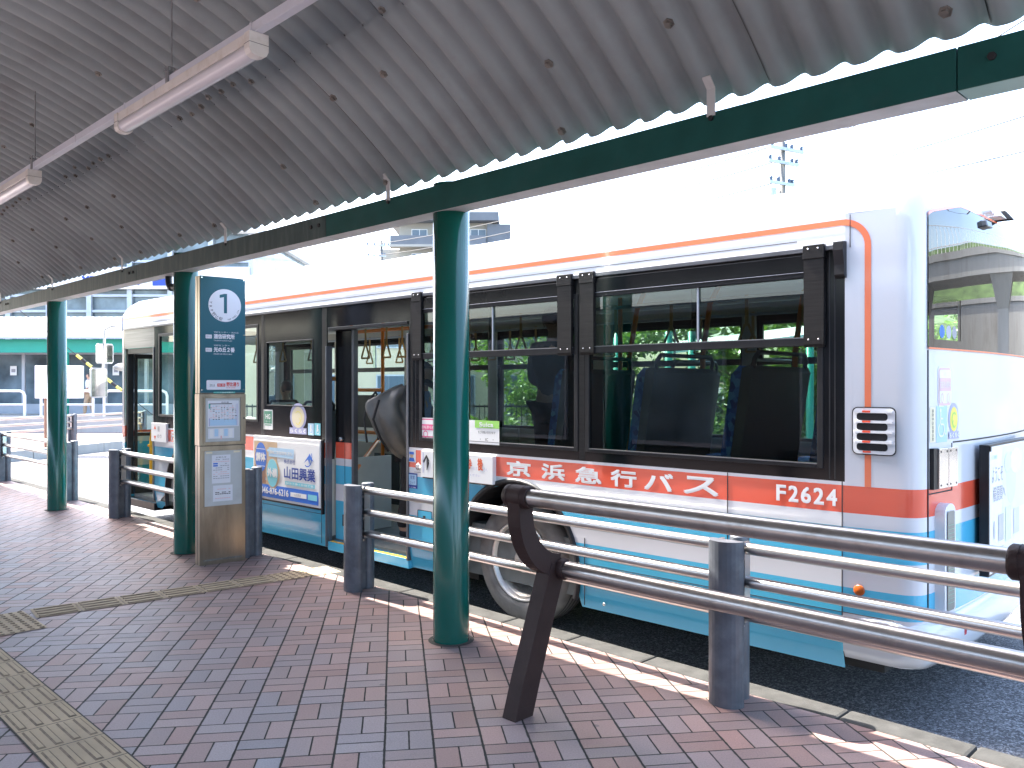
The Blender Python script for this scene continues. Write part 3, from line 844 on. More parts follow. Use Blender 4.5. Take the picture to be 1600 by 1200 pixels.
q.add([(0.222, f + 0.001, 2.352), (0.252, f + 0.001, 2.352), (0.252, f + 0.001, 2.535), (0.228, f + 0.001, 2.535), (0.182, f + 0.001, 2.522), (0.182, f + 0.001, 2.494), (0.222, f + 0.001, 2.503)], [(0, 1, 2, 3, 6), (3, 4, 5, 6)], 0)
for i, ch in enumerate('YRP野比駅'):
    an = R(170 + i * 16.5)
    q.rtext(ch, 0.232 + 0.134 * math.cos(an), 2.425 + 0.134 * math.sin(an), 0.026, an + math.pi / 2, off=f + 0.001, mat=2)
for i, ch in enumerate('YRP NOBI STA.'):
    if ch == ' ': continue
    an = R(283 + i * 5.4)
    q.rtext(ch, 0.232 + 0.136 * math.cos(an), 2.425 + 0.136 * math.sin(an), 0.016, an + math.pi / 2, off=f + 0.001, mat=2)
def route(zc, small, big, rom):
    q.rrect(0.052, 0.110, zc - 0.018, zc + 0.018, 0.004, f, 1)
    q.text('野比', 0.058, 0.104, zc - 0.011, zc + 0.011, f + 0.001, 3)
    q.text(small, 0.127, 0.127 + 0.0215 * len(small), zc + 0.036, zc + 0.052, f, 1)
    q.text(big, 0.127, 0.325, zc - 0.019, zc + 0.028, f, 1, 0.015)
    q.text(rom, 0.127, 0.30, zc - 0.043, zc - 0.030, f, 1)
route(2.128, 'YRPセンター・光の丘', '通信研究所', 'TSUSHIN KENKYUJO')
route(2.004, 'YRPセンター', '光の丘２番', 'HIKARI NO OKA 2 BAN')
q.rrect(0.060, 0.383, 1.632, 1.722, 0.012, f, 1)
q.text('次は', 0.088, 0.138, 1.660, 1.686, f + 0.001, 2)
q.rrect(0.160, 0.235, 1.661, 1.690, 0.003, f + 0.001, 4)
q.text('京急', 0.164, 0.231, 1.665, 1.686, f + 0.002, 1)
q.text('野比通り', 0.246, 0.366, 1.662, 1.703, f + 0.001, 4, 0.01)
q.text('NOBI-DORI', 0.246, 0.33, 1.645, 1.655, f + 0.001, 4)
for a, z in ((0.018, 2.675), (W_ - 0.016, 2.675), (0.018, 1.63), (W_ - 0.016, 1.63), (W_ - 0.016, 2.15)):
    q.disc(a, z, 0.006, 0.006, f, 5, n=10)
q.build('teal_panel', [M['sign_teal'], M['p_paper'], M['p_black'], M['p_grey'], M['p_red'], M['chrome']], sp)
q = MB(PF)     # timetable window
q.box(0.046, W_ - 0.046, 0.0, 0.002, 1.140, 1.560, 1)
for a0, a1, z0, z1 in ((0.030, 0.050, 1.128, 1.572), (W_ - 0.050, W_ - 0.030, 1.128, 1.572)):
    q.box(a0, a1, 0.0, 0.012, z0, z1)
for z0, z1 in ((1.128, 1.146), (1.554, 1.572)):
    q.box(0.0505, W_ - 0.0505, 0.0, 0.012, z0, z1)
q.disc(W_ - 0.013, 1.36, 0.007, 0.010, 0.0015, 2, n=12)
q.build('display_frame', [M['steel_dull'], M['acrylic'], M['dark']], sp, bevel=0.002)
q = MB(PF)     # timetable print
f = 0.0035
q.rect(0.072, 0.365, 1.285, 1.530, f, 0)
q.rect(0.085, 0.300, 1.496, 1.503, f + 0.001, 3); q.text('時刻表', 0.20, 0.27, 1.505, 1.520, f + 0.001, 3)
q.rect(0.080, 0.098, 1.455, 1.500, f + 0.001, 7)
for i in range(9):
    z = 1.475 - i * 0.0155
    for k in range(10):
        if rnd.random() < 0.78:
            a = 0.092 + k * 0.026
            q.rect(a, a + rnd.uniform(0.010, 0.021), z, z + 0.0065, f + 0.001, rnd.choice((1, 1, 2, 2, 3, 4)))
for a in (0.225, 0.262, 0.300, 0.335): q.rect(a, a + 0.0015, 1.33, 1.49, f + 0.001, 1)
q.rect(0.083, 0.092, 1.292, 1.365, f + 0.001, 5); q.rect(0.345, 0.351, 1.292, 1.50, f + 0.001, 5)
q.rect(0.093, 0.344, 1.296, 1.355, f + 0.001, 6)
q.rect(0.075, 0.32, 1.175, 1.270, f, 0)
for i in range(5):
    a = 0.09 + i * 0.045
    q.rect(a, a + 0.034, 1.185 + (i % 2) * 0.01, 1.262, f + 0.001, 6 if i % 2 else 8)
q.rect(0.19, 0.205, 1.165, 1.20, f + 0.002, 2)
q.build('timetable', [M['p_paper'], M['p_grey'], M['p_rose'], M['p_black'], M['p_sky'], M['p_lilac'], M['p_sky'], M['p_teal'], M['p_white']], sp)
q = MB(PF)     # lower notice board
q.box(0.042, W_ - 0.036, 0.0, 0.003, 0.545, 1.060, 0)
for a0, a1 in ((0.034, 0.042), (W_ - 0.036, W_ - 0.028)): q.box(a0, a1, 0.0, 0.007, 0.535, 1.07, 1)
for z0, z1 in ((0.535, 0.545), (1.06, 1.07)): q.box(0.0425, W_ - 0.0365, 0.0, 0.007, z0, z1, 1)
q.rect(0.055, 0.115, 1.036, 1.052, 0.0045, 2); q.rect(0.315, 0.375, 1.036, 1.052, 0.0045, 2)
q.build('notice_board', [M['acrylic'], M['steel_dull'], M['p_cream']], sp)
q = MB(PF); f = 0.005
q.rect(0.110, 0.285, 0.755, 1.020, f, 0)
q.text('お知らせ', 0.150, 0.245, 0.990, 1.006, f + 0.001, 1)
for i in range(10):
    z = 0.972 - i * 0.0195
    if i in (2, 3): q.rect(0.122, 0.165, z, z + 0.013, f + 0.001, 2)
    for k in range(7):
        a = 0.122 + k * 0.022
        if rnd.random() < 0.75 and not (i in (2, 3) and k < 3): q.rect(a, a + 0.018, z + 0.002, z + 0.008, f + 0.001, 3 if i in (1, 6, 7) else 4)
q.rect(0.120, 0.305, 0.585, 0.735, f, 0)
for i, (z, mm) in enumerate(((0.695, 3), (0.665, 1), (0.650, 1), (0.610, 3))):
    for k in range(7):
        if rnd.random() < 0.85: q.rect(0.14 + k * 0.021, 0.158 + k * 0.021, z, z + 0.007, f + 0.001, mm)
q.build('notice', [M['p_paper'], M['p_black'], M['p_blue'], M['p_rose'], M['p_grey']], sp)
q = MB(PF)
q.rect(0.125, 0.330, 1.598, 1.613, 0.0045, 0); q.text('バス現在地案内', 0.16, 0.31, 1.600, 1.611, 0.0055, 1)
q.build('route_strip', [M['p_teal'], M['p_white']], sp)
# ================================================================== the bus
BW = 2.49
bus = thing('city_bus', 'white city bus with red and cyan bands and open middle door at the kerb', 'bus', B(5.2, BW / 2, -0.15))
ZR = 2.62
ZL = [0.10, 0.20, 0.34, 0.56, 0.72, 0.893, 0.970, 1.120, 1.140, 1.9, 2.43, ZR]
def woff(z):
    pts = [(0.10, 0.045), (0.20, 0.016), (0.34, 0.0), (2.56, 0.0), (2.62, 0.004), (2.70, 0.022), (2.76, 0.055), (2.81, 0.115), (2.845, 0.24), (2.868, 0.55), (2.88, 1.0)]
    if z <= pts[0][0]: return pts[0][1]
    for (a, b_), (c, d) in zip(pts[:-1], pts[1:]):
        if z <= c: return b_ + (d - b_) * (z - a) / (c - a)
    return pts[-1][1]
def bow(w):                      # rear face, how far it bulges behind t = 0
    x = (w - BW / 2) / (BW / 2)
    x = min(1.0, abs(x))
    return -0.075 * (1 - x ** 2.2)
def stripe(z, t=5.0):
    if z < 0.42 and t < 0.40: return 0
    if z < 0.56: return 2
    if z < 0.72: return 0
    if z < 0.893: return 2
    if z < 0.970: return 0
    if z < 1.120: return 1
    return 0
MATS_BODY = [M['white'], M['red'], M['blue'], M['black'], M['header'], M['seam'], M['sunlit_red'], M['gutter'], M['black_foil']]
RW, FW, AR = 2.885, 8.30, 0.60      # wheel centres and arch radius
WZ = 0.328
OPEN = [(9.26, 10.20, 0.16, 2.17), (4.14, 5.36, 0.16, 2.23),
        (7.97, 9.13, 1.28, 2.33), (6.66, 7.86, 1.28, 2.33), (5.62, 6.50, 1.46, 2.13),
        (2.27, 4.00, 1.205, 2.32), (0.505, 2.205, 1.205, 2.32)]
def taper(t): return 0.024 * max(0.0, 0.36 - t) / 0.24
def archz(t):
    z = -9
    for c in (RW, FW):
        if abs(t - c) < AR: z = max(z, WZ + math.sqrt(max(0, AR * AR - (t - c) ** 2)))
    return z
def side_mat(t, z):
    if 9.26 < t < 10.20 and z > 2.17 and z < 2.43: return 4
    if 1.14 < z < 2.43 and 0.385 < t < 10.22: return 3
    return stripe(z, t)
body = MB(B)
tc = {0.12, 0.385, 0.40, 10.20, 10.22, 10.28}
for o in OPEN: tc |= {o[0], o[1]}
for c in (RW, FW):
    for k in range(33): tc.add(round(c - AR * math.cos(math.pi * k / 32), 4))
tc = sorted(tc)
for a, b_ in zip(tc[:-1], tc[1:]):
    if b_ - a < 1e-5: continue
    m_ = (a + b_) / 2
    zs = set(ZL) | {0.42, 2.17}
    for o in OPEN:
        if o[0] - 1e-6 <= a and b_ <= o[1] + 1e-6: zs |= {o[2], o[3]}
    zs = sorted(z for z in zs if z >= (0.10 if b_ > 0.405 else 0.19))
    za, zb = archz(a), archz(b_)
    for z0, z1 in zip(zs[:-1], zs[1:]):
        zm = (z0 + z1) / 2
        if any(o[0] - 1e-6 <= a and b_ <= o[1] + 1e-6 and o[2] - 1e-6 <= z0 and z1 <= o[3] + 1e-6 for o in OPEN): continue
        l0, r0 = max(z0, za), max(z0, zb)
        if l0 >= z1 and r0 >= z1: continue
        l0 = min(l0, z1); r0 = min(r0, z1)
        ta, tb = taper(a), taper(b_)
        vs = [(a, woff(l0) + ta, l0), (b_, woff(r0) + tb, r0), (b_, woff(z1) + tb, z1), (a, woff(z1) + ta, z1)]
        body.add(vs, [(0, 1, 2, 3)], side_mat(m_, zm))
# rear plan curve from the near side round to the far side
def rear_pts():
    P = []
    for k in range(7):
        an = math.pi / 2 * k / 6
        P.append((0.12 - 0.12 * math.sin(an), 0.024 + 0.12 - 0.12 * math.cos(an)))
    ws = [0.16, 0.24, 0.34, 0.46, 0.58, 0.75, 0.95, 1.245, 1.54, 1.74, 1.91, 2.03, 2.15, 2.25, 2.33]
    P += [(bow(w) - bow(0.12), w) for w in ws]
    Q = []
    for k in range(7):
        an = math.pi / 2 * k / 6
        Q.append((0.12 - 0.12 * math.cos(an), BW - 0.12 + 0.12 * math.sin(an)))
    return P + Q
RP = rear_pts()
def rpt(t, w, off):             # inset a plan point
    k = (w - BW / 2) / (BW / 2)
    return (t + off, w - off * k)
def loft(mb, P, zlev, matf, front=False):
    rows = []
    for z in zlev:
        o = woff(z)
        rows.append([((t - o if front else t + o), w - o * (w - BW / 2) / (BW / 2), z) for t, w in P])
    for i in range(len(rows) - 1):
        for k in range(len(P) - 1):
            m_ = matf((P[k][1] + P[k + 1][1]) / 2, (zlev[i] + zlev[i + 1]) / 2)
            if m_ is None: continue
            mb.add([rows[i][k], rows[i][k + 1], rows[i + 1][k + 1], rows[i + 1][k]], [(0, 1, 2, 3)], m_, True)
# keep the near straight edge true below the roof: only inset by woff at the sides
ZRear = [0.16, 0.28, 0.42, 0.56, 0.72, 0.893, 0.970, 1.120, 1.5, 1.885, 2.26, 2.56, 2.62]
def rear_mat(w, z):
    if 0.14 < w < BW - 0.14 and 1.885 < z < 2.56: return None
    if z < 0.42: return 0
    return stripe(z, 0.0)
loft(body, RP, ZRear, rear_mat)
# bottom lip of the rear bumper is proud of the body
FPt = [(10.28, 0.0), (10.31, 0.012), (10.335, 0.04), (10.36, 0.10), (10.375, 0.25), (10.40, 0.7), (10.41, BW / 2), (10.40, BW - 0.7), (10.375, BW - 0.25), (10.36, BW - 0.10), (10.335, BW - 0.04), (10.31, BW - 0.012), (10.28, BW)]
def front_mat(w, z):
    if 0.10 < w < BW - 0.10 and 1.05 < z < 2.3: return None
    return stripe(z, 5.0)
loft(body, FPt, [0.12, 0.34, 0.56, 0.72, 0.893, 0.970, 1.05, 1.120, 1.5, 2.0, 2.3, 2.56, 2.62], front_mat, True)
# roof: whole outline drawn in and up
zroof = [2.62, 2.66, 2.70, 2.73, 2.76, 2.785, 2.81, 2.83, 2.845, 2.868, 2.88]
def outline(z):
    o = woff(z) - woff(2.62)
    o0 = woff(2.62)
    out = []
    out.append((0.36, o + o0))
    for t, w in RP:
        out.append((t + o + o0, w - (o + o0) * (w - BW / 2) / (BW / 2)))
    for t, w in FPt[::-1]:
        oo = (o + o0)
        fr_ = oo + max(0.0, (z - 2.62)) * 0.9
        out.append((t - fr_, w - oo * (w - BW / 2) / (BW / 2)))
    return out
# at z = 2.62 the straight sides run t = 0.12 .. 10.28
prev = None
for z in zroof:
    cur = [(t, w, z) for t, w in outline(z)]
    if prev:
        n = len(cur)
        for k in range(n):
            k2 = (k + 1) % n
            body.add([prev[k], prev[k2], cur[k2], cur[k]], [(0, 1, 2, 3)], 0, True)
    prev = cur
body.add(prev, [tuple(range(len(prev)))], 0)
# far side with its window openings
FO = [(0.26, 2.15), (2.30, 3.85), (4.05, 5.45), (5.62, 7.0), (7.2, 8.6), (8.8, 10.05)]
fs_ = sorted({0.12, 10.28} | {x for o in FO for x in o})
FZ0, FZ1, FZM0, FZM1 = 1.18, 2.26, 1.86, 1.92
for a, b_ in zip(fs_[:-1], fs_[1:]):
    for z0, z1 in ((0.10, 0.56), (0.56, 0.72), (0.72, 0.893), (0.893, 0.97), (0.97, 1.12), (1.12, FZ0), (FZ0, FZ1), (FZ1, 2.43), (2.43, ZR)):
        if z0 == FZ0 and any(abs(o[0] - a) < 1e-6 for o in FO): continue
        mm = 3 if FZ0 <= z0 < 2.43 else stripe((z0 + z1) / 2)
        body.add([(a, BW - woff(z0), z0), (b_, BW - woff(z0), z0), (b_, BW - woff(z1), z1), (a, BW - woff(z1), z1)], [(0, 1, 2, 3)], mm)
# ---- applied film stripes and panel gaps on the near side
e = 0.0016
body.rect(10.26, 0.40, 2.557, 2.588, e, 6, BN)
# bend of the stripe down to the red upright
cx_, cz_, ro, ri = 0.40, 2.588 - 0.153, 0.153, 0.120
vs = []; fs = []
for k in range(11):
    an = math.pi / 2 * k / 10
    for r_ in (ro, ri): vs.append((cx_ - r_ * math.sin(an), e - taper(cx_ - r_ * math.sin(an)), cz_ + r_ * math.cos(an)))
for k in range(10): fs.append((2 * k, 2 * k + 1, 2 * k + 3, 2 * k + 2))
body.add(vs, fs, 6, False, BN)
for z0 in [1.1205 + (cz_ - 1.1205) * k / 4 for k in range(4)]: body.add([(0.280, e - taper(0.280), z0), (0.247, e - taper(0.247), z0), (0.247, e - taper(0.247), z0 + (cz_ - 1.1205) / 4), (0.280, e - taper(0.280), z0 + (cz_ - 1.1205) / 4)], [(0, 1, 2, 3)], 6, False, BN)
def seam(a0, a1, z0, z1, o=0.0022): body.box(a0, a1, -0.001, o, z0, z1, 5, BN)
seam(1.103, 1.098, 0.12, 1.139); seam(0.402, 0.397, 0.40, 1.14); seam(1.097, 0.403, 0.888, 0.891)
seam(0.358, 0.354, 2.43, 2.61); seam(10.2, 0.66, 2.494, 2.4975, 0.0014)
seam(2.215, 2.210, 0.13, 0.60); seam(3.62, 3.615, 0.13, 0.9); seam(6.72, 6.716, 0.10, 0.9); seam(5.47, 5.466, 0.14, 0.47)
seam(6.62, 5.47, 0.420, 0.424); seam(2.21, 0.40, 0.418, 0.4215)
seam(0.395, 0.125, 0.419, 0.4225)
seam(4.07, 3.70, 0.93, 0.9325)
body.build('body', MATS_BODY, bus, merge=True)

# ---- wheel arches, wells and underbody
for c in (RW, FW):
    q = MB(B)
    n = 32; vs = []; fs = []
    for k in range(n + 1):
        an = math.pi * (-0.09 + 1.18 * k / n)
        x, z = c - math.cos(an) * AR, WZ + math.sin(an) * AR
        x2, z2 = c - math.cos(an) * (AR + 0.036), WZ + math.sin(an) * (AR + 0.036)
        vs += [(x, 0.03, z), (x, -0.016, z), (x2, -0.010, z2), (x2, 0.004, z2)]
    for k in range(n):
        b0 = 4 * k
        for j in range(3): fs.append((b0 + j, b0 + j + 1, b0 + j + 5, b0 + j + 4))
    q.add(vs, fs, 0, True)
    q.build('arch_trim', M['black_plastic'], bus)
q = MB(B)
for c in (RW, FW):
    n = 20; vs = []; fs = []
    for k in range(n + 1):
        an = math.pi * k / n
        x, z = c - math.cos(an) * (AR + 0.005), WZ + math.sin(an) * (AR + 0.005)
        vs += [(x, 0.012, z), (x, 0.78, z)]
    for k in range(n): fs.append((2 * k, 2 * k + 1, 2 * k + 3, 2 * k + 2))
    q.add(vs, fs, 0)
    q.add([(c - AR, 0.78, 0.0), (c + AR, 0.78, 0.0), (c + AR, 0.78, 1.0), (c - AR, 0.78, 1.0)], [(0, 1, 2, 3)], 0)
for a, b_ in ((0.25, RW - AR - 0.02), (RW + AR + 0.02, 4.1), (5.4, FW - AR - 0.02), (FW + AR + 0.02, 9.25)):
    q.box(a, b_, 0.22, BW - 0.2, 0.06, 0.14, 0)
q.box(2.2, 9.0, 0.8, 1.7, 0.0, 0.15, 0)
q.build('underbody', M['dark'], bus)
def wheel(c, w0, sg=1):
    fr = lambda x, y, h: B(c + x, w0 + sg * h, WZ + y)
    wt = MB(fr)
    wt.lathe([(0.300, 0.030), (0.318, 0.004), (0.345, -0.004), (0.395, 0.004), (0.440, 0.020), (0.464, 0.040), (0.478, 0.070), (0.478, 0.245), (0.464, 0.275), (0.36, 0.29), (0.30, 0.28)], 56)
    wt.lathe([(0.352, -0.0075), (0.362, -0.0075)], 56)
    for k in range(4):
        h = 0.09 + 0.042 * k
        wt.lathe([(0.4795, h), (0.4795, h + 0.012)], 56, 1)
    wh = thing('wheel', 'x', 'x', B(c, w0, WZ) - bus.location); del wh['label']; del wh['category']; wh.parent = bus
    wt.build('tyre', [M['tyre'], M['dark']], wh)
    rm = MB(fr)
    rm.lathe([(0.300, 0.032), (0.303, 0.012), (0.292, 0.006), (0.284, 0.016), (0.276, 0.050), (0.270, 0.060), (0.262, 0.062), (0.250, 0.110), (0.243, 0.165), (0.232, 0.185)], 56)
    n = 64; vs = []; fs = []
    radii = [(0.232, 0.185), (0.208, 0.178), (0.150, 0.165), (0.118, 0.160), (0.105, 0.150)]
    for r_, h in radii:
        for k in range(n):
            an = 2 * math.pi * k / n
            vs.append((r_ * math.cos(an), r_ * math.sin(an), h))
    for i in range(4):
        for k in range(n):
            if i == 1 and (k % 8) in (2, 3, 4, 5): continue
            fs.append((i * n + k, i * n + (k + 1) % n, (i + 1) * n + (k + 1) % n, (i + 1) * n + k))
    rm.add(vs, fs, 0, True)
    rm.lathe([(0.105, 0.150), (0.100, 0.060), (0.085, 0.040), (0.0, 0.036)], 32)
    for k in range(10):
        an = 2 * math.pi * (k + 0.5) / 10
        cx, cy2 = 0.134 * math.cos(an), 0.134 * math.sin(an)
        rm.lathe([(0.016, 0.160), (0.016, 0.128), (0.010, 0.122), (0.0, 0.122)], 6, fr=lambda x, y, h, cx=cx, cy2=cy2: fr(cx + x, cy2 + y, h), smooth=False)
    rm.build('rim', [M['rim']], wh)
    dk = MB(fr); dk.lathe([(0.24, 0.20), (0.0, 0.20)], 24); dk.build('brake_drum', M['dark'], wh)
wheel(RW, 0.045); wheel(FW, 0.045)
wheel(RW, BW - 0.045, -1); wheel(FW, BW - 0.045, -1)

# ---- gutter rail and brackets over the windows
q = MB(BN)
q.box(10.2, 0.43, 0.0, 0.020, 2.425, 2.452, 0)
q.box(10.2, 0.43, 0.0, 0.012, 2.4525, 2.458, 1)
q.build('gutter_rail', [M['gutter'], M['white']], bus, bevel=0.004)
q = MB(BN)
q.prism([(0.0, 2.466), (0.052, 2.462), (0.054, 2.415), (0.034, 2.335), (0.036, 2.28), (0.018, 2.265), (0.0, 2.265)], 0.430, 0.375, fr=lambda a, b_, h: BN(h, a, b_))
q.build('gutter_end', M['black_plastic'], bus, bevel=0.003)
for a0, a1 in ((0.607, 0.492), (2.232, 2.113), (2.440, 2.312), (4.064, 3.950)):
    q = MB(BN)
    q.prism([(0.001, 1.905), (0.020, 1.885), (0.030, 1.905), (0.030, 2.395), (0.001, 2.395)], a0, a1, 0, fr=lambda a, b_, h: BN(h, a, b_))
    q.box(a0 + 0.004, a1 - 0.004, 0.001, 0.036, 2.385, 2.462, 1)
    w_ = a0 - a1
    for k in (0.25, 0.75):
        q.lathe([(0.006, 0.0), (0.006, 0.004), (0.0, 0.005)], 8, 2, fr=lambda x, y, h, k=k: BN(a1 + w_ * k + x, 0.036 + h, 2.44 + y))
        q.lathe([(0.006, 0.0), (0.006, 0.004), (0.0, 0.005)], 8, 2, fr=lambda x, y, h, k=k: BN(a1 + w_ * k + x, 0.030 + h, 1.93 + y))
    q.build('window_bracket', [M['black_foil'], M['black_foil'], M['chrome']], bus, bevel=0.004)

# ---- windows on the near side
def window(t0, t1, z0, z1, bar=None, mull=None, gm='glass_dark', fw=0.035, top=0.0, N=BN, sgn=1):
    wnd = thing('window', 'x', 'x', N((t0 + t1) / 2, 0, (z0 + z1) / 2) - bus.location); del wnd['label']; del wnd['category']; wnd.parent = bus
    q = MB(N)
    d0, d1 = -0.028, 0.006
    q.box(t0, t0 + fw, d0, d1, z0, z1); q.box(t1 - fw, t1, d0, d1, z0, z1)
    q.box(t0 + fw, t1 - fw, d0, d1, z0, z0 + fw * 0.8); q.box(t0 + fw, t1 - fw, d0, d1, z1 - fw - top, z1)
    if bar: q.box(t0 + fw, t1 - fw, d0, 0.016, bar[0], bar[1])
    q.build('frame', M['black_plastic'], wnd, bevel=0.003)
    if bar:
        MB(N).box(t0 + fw, t1 - fw, 0.0162, 0.0175, bar[1] - 0.006, bar[1] - 0.002).build('edge_strip', M['gutter'], wnd)
        MB(N).box(t0 + fw, t1 - fw, 0.0062, 0.0085, z0 + fw * 0.8 - 0.006, z0 + fw * 0.8 - 0.002).build('edge_strip', M['gutter'], wnd)
    q = MB(N)
    g0, g1 = -0.014, -0.009
    if bar:
        q.box(t0 + fw, t1 - fw, g0, g1, z0 + fw * 0.8, bar[0])
        q.build('lower_pane', M[gm], wnd)
        q = MB(N)
        mid = mull if mull else (t0 + t1) / 2
        q.box(mid - 0.03, t1 - fw, g0, g1, bar[1], z1 - fw - top)
        q.box(t0 + fw, mid + 0.03, g0 - 0.009, g1 - 0.009, bar[1], z1 - fw - top)
        q.build('sliding_pane', M[gm], wnd)
        q = MB(N)
        q.box(mid - 0.030, mid - 0.018, -0.016, -0.004, bar[1], z1 - fw - top)
        q.build('sash_edge', M['frame_alu'], wnd)
    else:
        q.box(t0 + fw, t1 - fw, g0, g1, z0 + fw * 0.8, z1 - fw - top)
        q.build('pane', M[gm], wnd)
window(0.505, 2.205, 1.205, 2.32, (1.895, 1.945), 1.335, top=0.0)
window(2.27, 4.00, 1.205, 2.32, (1.895, 1.945), 3.155)
window(5.62, 6.50, 1.46, 2.13, fw=0.012)
window(6.66, 7.86, 1.28, 2.33, gm='glass_green')
window(7.97, 9.13, 1.28, 2.33, gm='glass_green')
def FN(t, off, z): return B(t, BW + off, z)
for a, b_ in FO: window(a, b_, FZ0, FZ1, (FZM0, FZM1), gm='glass_green', N=FN)
# black header with a lighter line over the two rear windows
q = MB(BN)
for a0, a1 in ((3.95, 2.44), (2.112, 0.607)):
    q.box(a0, a1, 0.0, 0.012, 2.318, 2.412, 0)
    q.box(a0, a1, 0.0065, 0.0130, 2.312, 2.3175, 1)
q.build('window_header', [M['black'], M['gutter']], bus, bevel=0.003)
for t in (4.05, 6.53, 7.90, 0.47, 0.44): MB(BN).box(t - 0.003, t + 0.003, -0.001, 0.0015, 1.15, 2.42, 0).build('pillar_joint', M['seam'], bus)
for a0, a1 in ((6.6, 6.55), (5.46, 5.38), (4.12, 4.09), (2.262, 2.212)): MB(BN).box(a0, a1, -0.001, 0.0012, 1.15, 2.42, 0).build('pillar_film', M['black_foil'], bus)

# ---- middle door: leaf slid back inside, steel edges, step
q = MB(B)
q.box(5.09, 5.355, 0.085, 0.125, 0.19, 0.56, 2); q.box(5.09, 5.355, 0.085, 0.125, 0.56, 0.72, 0); q.box(5.09, 5.355, 0.085, 0.125, 0.72, 0.90, 2)
q.box(5.09, 5.355, 0.085, 0.125, 0.90, 0.97, 0); q.box(5.09, 5.355, 0.085, 0.125, 0.97, 1.125, 1); q.box(5.09, 5.355, 0.085, 0.125, 1.125, 2.20, 3)
q.box(5.055, 5.09, 0.080, 0.130, 0.19, 2.20, 4)
q.box(5.20, 5.206, 0.0835, 0.085, 0.19, 1.125, 3)
q.lathe([(0.02, 0), (0.02, 0.025), (0.0, 0.025)], 12, 5, fr=lambda x, y, h: B(5.25 + x, 0.085 - h, 1.155 + y))
q.box(5.17, 5.21, 0.06, 0.085, 0.33, 0.44, 5)
q.build('middle_door', [M['white'], M['red'], M['blue'], M['black'], M['gutter'], M['chrome']], bus, bevel=0.003)
q = MB(B)
q.box(4.142, 4.165, -0.012, 0.12, 0.16, 2.12, 0); q.box(5.362, 5.376, -0.022, 0.05, 0.12, 2.05, 0)
q.box(4.166, 5.36, 0.0, 0.10, 2.20, 2.229, 1)
q.build('door_edge', [M['gutter'], M['black_plastic']], bus, bevel=0.003)
q = MB(B)
q.box(4.15, 5.36, 0.0, 0.33, 0.09, 0.172, 0); q.box(4.17, 5.34, 0.002, 0.045, 0.1725, 0.176, 1)
q.build('door_step', [M['blue'], M['yellow_rail']], bus, bevel=0.004)
# ---- front door: folded leaf, rails
q = MB(B)
q.box(10.14, 10.20, 0.02, 0.10, 0.19, 2.17, 0); q.box(9.26, 9.285, -0.01, 0.05, 0.19, 2.17, 1)
for w0, w1, z0, z1 in ((0.10, 0.135, 0.19, 2.10), (0.43, 0.46, 0.19, 2.10), (0.135, 0.43, 0.19, 0.32), (0.135, 0.43, 2.04, 2.10), (0.135, 0.43, 0.98, 1.03)): q.box(10.10, 10.14, w0, w1, z0, z1, 0)
q.box(10.115, 10.122, 0.135, 0.43, 0.32, 0.98, 2); q.box(10.115, 10.122, 0.135, 0.43, 1.03, 2.04, 2)
q.box(9.26, 10.20, 0.02, 0.10, 2.10, 2.169, 0)
q.box(9.26, 10.20, 0.0, 0.30, 0.06, 0.155, 0)
q.build('front_door', [M['black_plastic'], M['gutter'], M['glass_green']], bus, bevel=0.003)
q = MB(B)
q.tube([(9.95, 0.25, 0.30), (9.95, 0.25, 0.95), (9.93, 0.26, 1.05), (9.85, 0.28, 1.12), (9.45, 0.38, 1.22)], 0.02, 12)
q.tube([(9.95, 0.25, 0.75), (9.55, 0.4, 0.45)], 0.016, 10)
q.tube([(10.02, 0.25, 0.85), (9.95, 0.25, 0.86)], 0.02, 10)
q.build('handrail', M['yellow_rail'], bus)

# ---- interior shell
q = MB(B)
q.box(3.6, 10.1, 0.09, BW - 0.06, 0.15, 0.20, 2)
q.box(0.2, 3.62, 0.09, BW - 0.06, 0.15, 0.56, 2)
for w0, w1 in ((0.035, 0.06), (BW - 0.06, BW - 0.035)):
    segs = [(0.2, 10.1)] if w0 > 1 else [(0.2, 4.12), (5.40, 9.22)]
    for a, b_ in segs:
        cuts = sorted([a, b_] + [x for x in (RW - AR - 0.03, RW + AR + 0.03, FW - AR - 0.03, FW + AR + 0.03) if a < x < b_])
        for u0, u1 in zip(cuts[:-1], cuts[1:]):
            inside = any(abs((u0 + u1) / 2 - cc) < AR for cc in (RW, FW))
            q.box(u0, u1, w0, w1, 0.97 if inside else 0.21, 1.17, 0)
        q.box(a, b_, w0, w1, 2.335, 2.50, 0)
q.box(0.15, 10.2, 0.05, BW - 0.05, 2.50, 2.53, 1)
q.box(0.15, 0.20, 0.06, 0.13, 0.5, 2.5, 0); q.box(0.15, 0.20, 1.40, BW - 0.06, 0.5, 2.5, 0); q.box(0.15, 0.20, 0.13, 1.40, 0.5, 1.90, 0); q.box(0.15, 0.20, 0.13, 1.40, 2.30, 2.5, 0)
q.box(0.15, 10.2, 0.30, 0.36, 2.40, 2.46, 1); q.box(0.15, 10.2, BW - 0.36, BW - 0.30, 2.40, 2.46, 1)
for t in (2.225, 3.95, 5.53, 7.1, 8.7): q.box(t - 0.07, t + 0.07, BW - 0.075, BW - 0.061, 1.171, 2.334, 0)
q.box(5.40, 5.44, 0.061, 0.80, 0.21, 0.95, 0)
q.box(4.08, 4.11, 0.061, 0.75, 0.21, 1.25, 0)
q.box(5.72, 6.95, 1.27, 1.30, 0.21, 1.02, 0); q.box(5.85, 6.3, 1.262, 1.2695, 0.34, 0.90, 3); q.box(6.14, 6.95, 1.30, 1.33, 1.18, 1.56, 4)
q.box(5.1, 6.9, BW - 0.09, BW - 0.0605, 0.21, 1.171, 0)
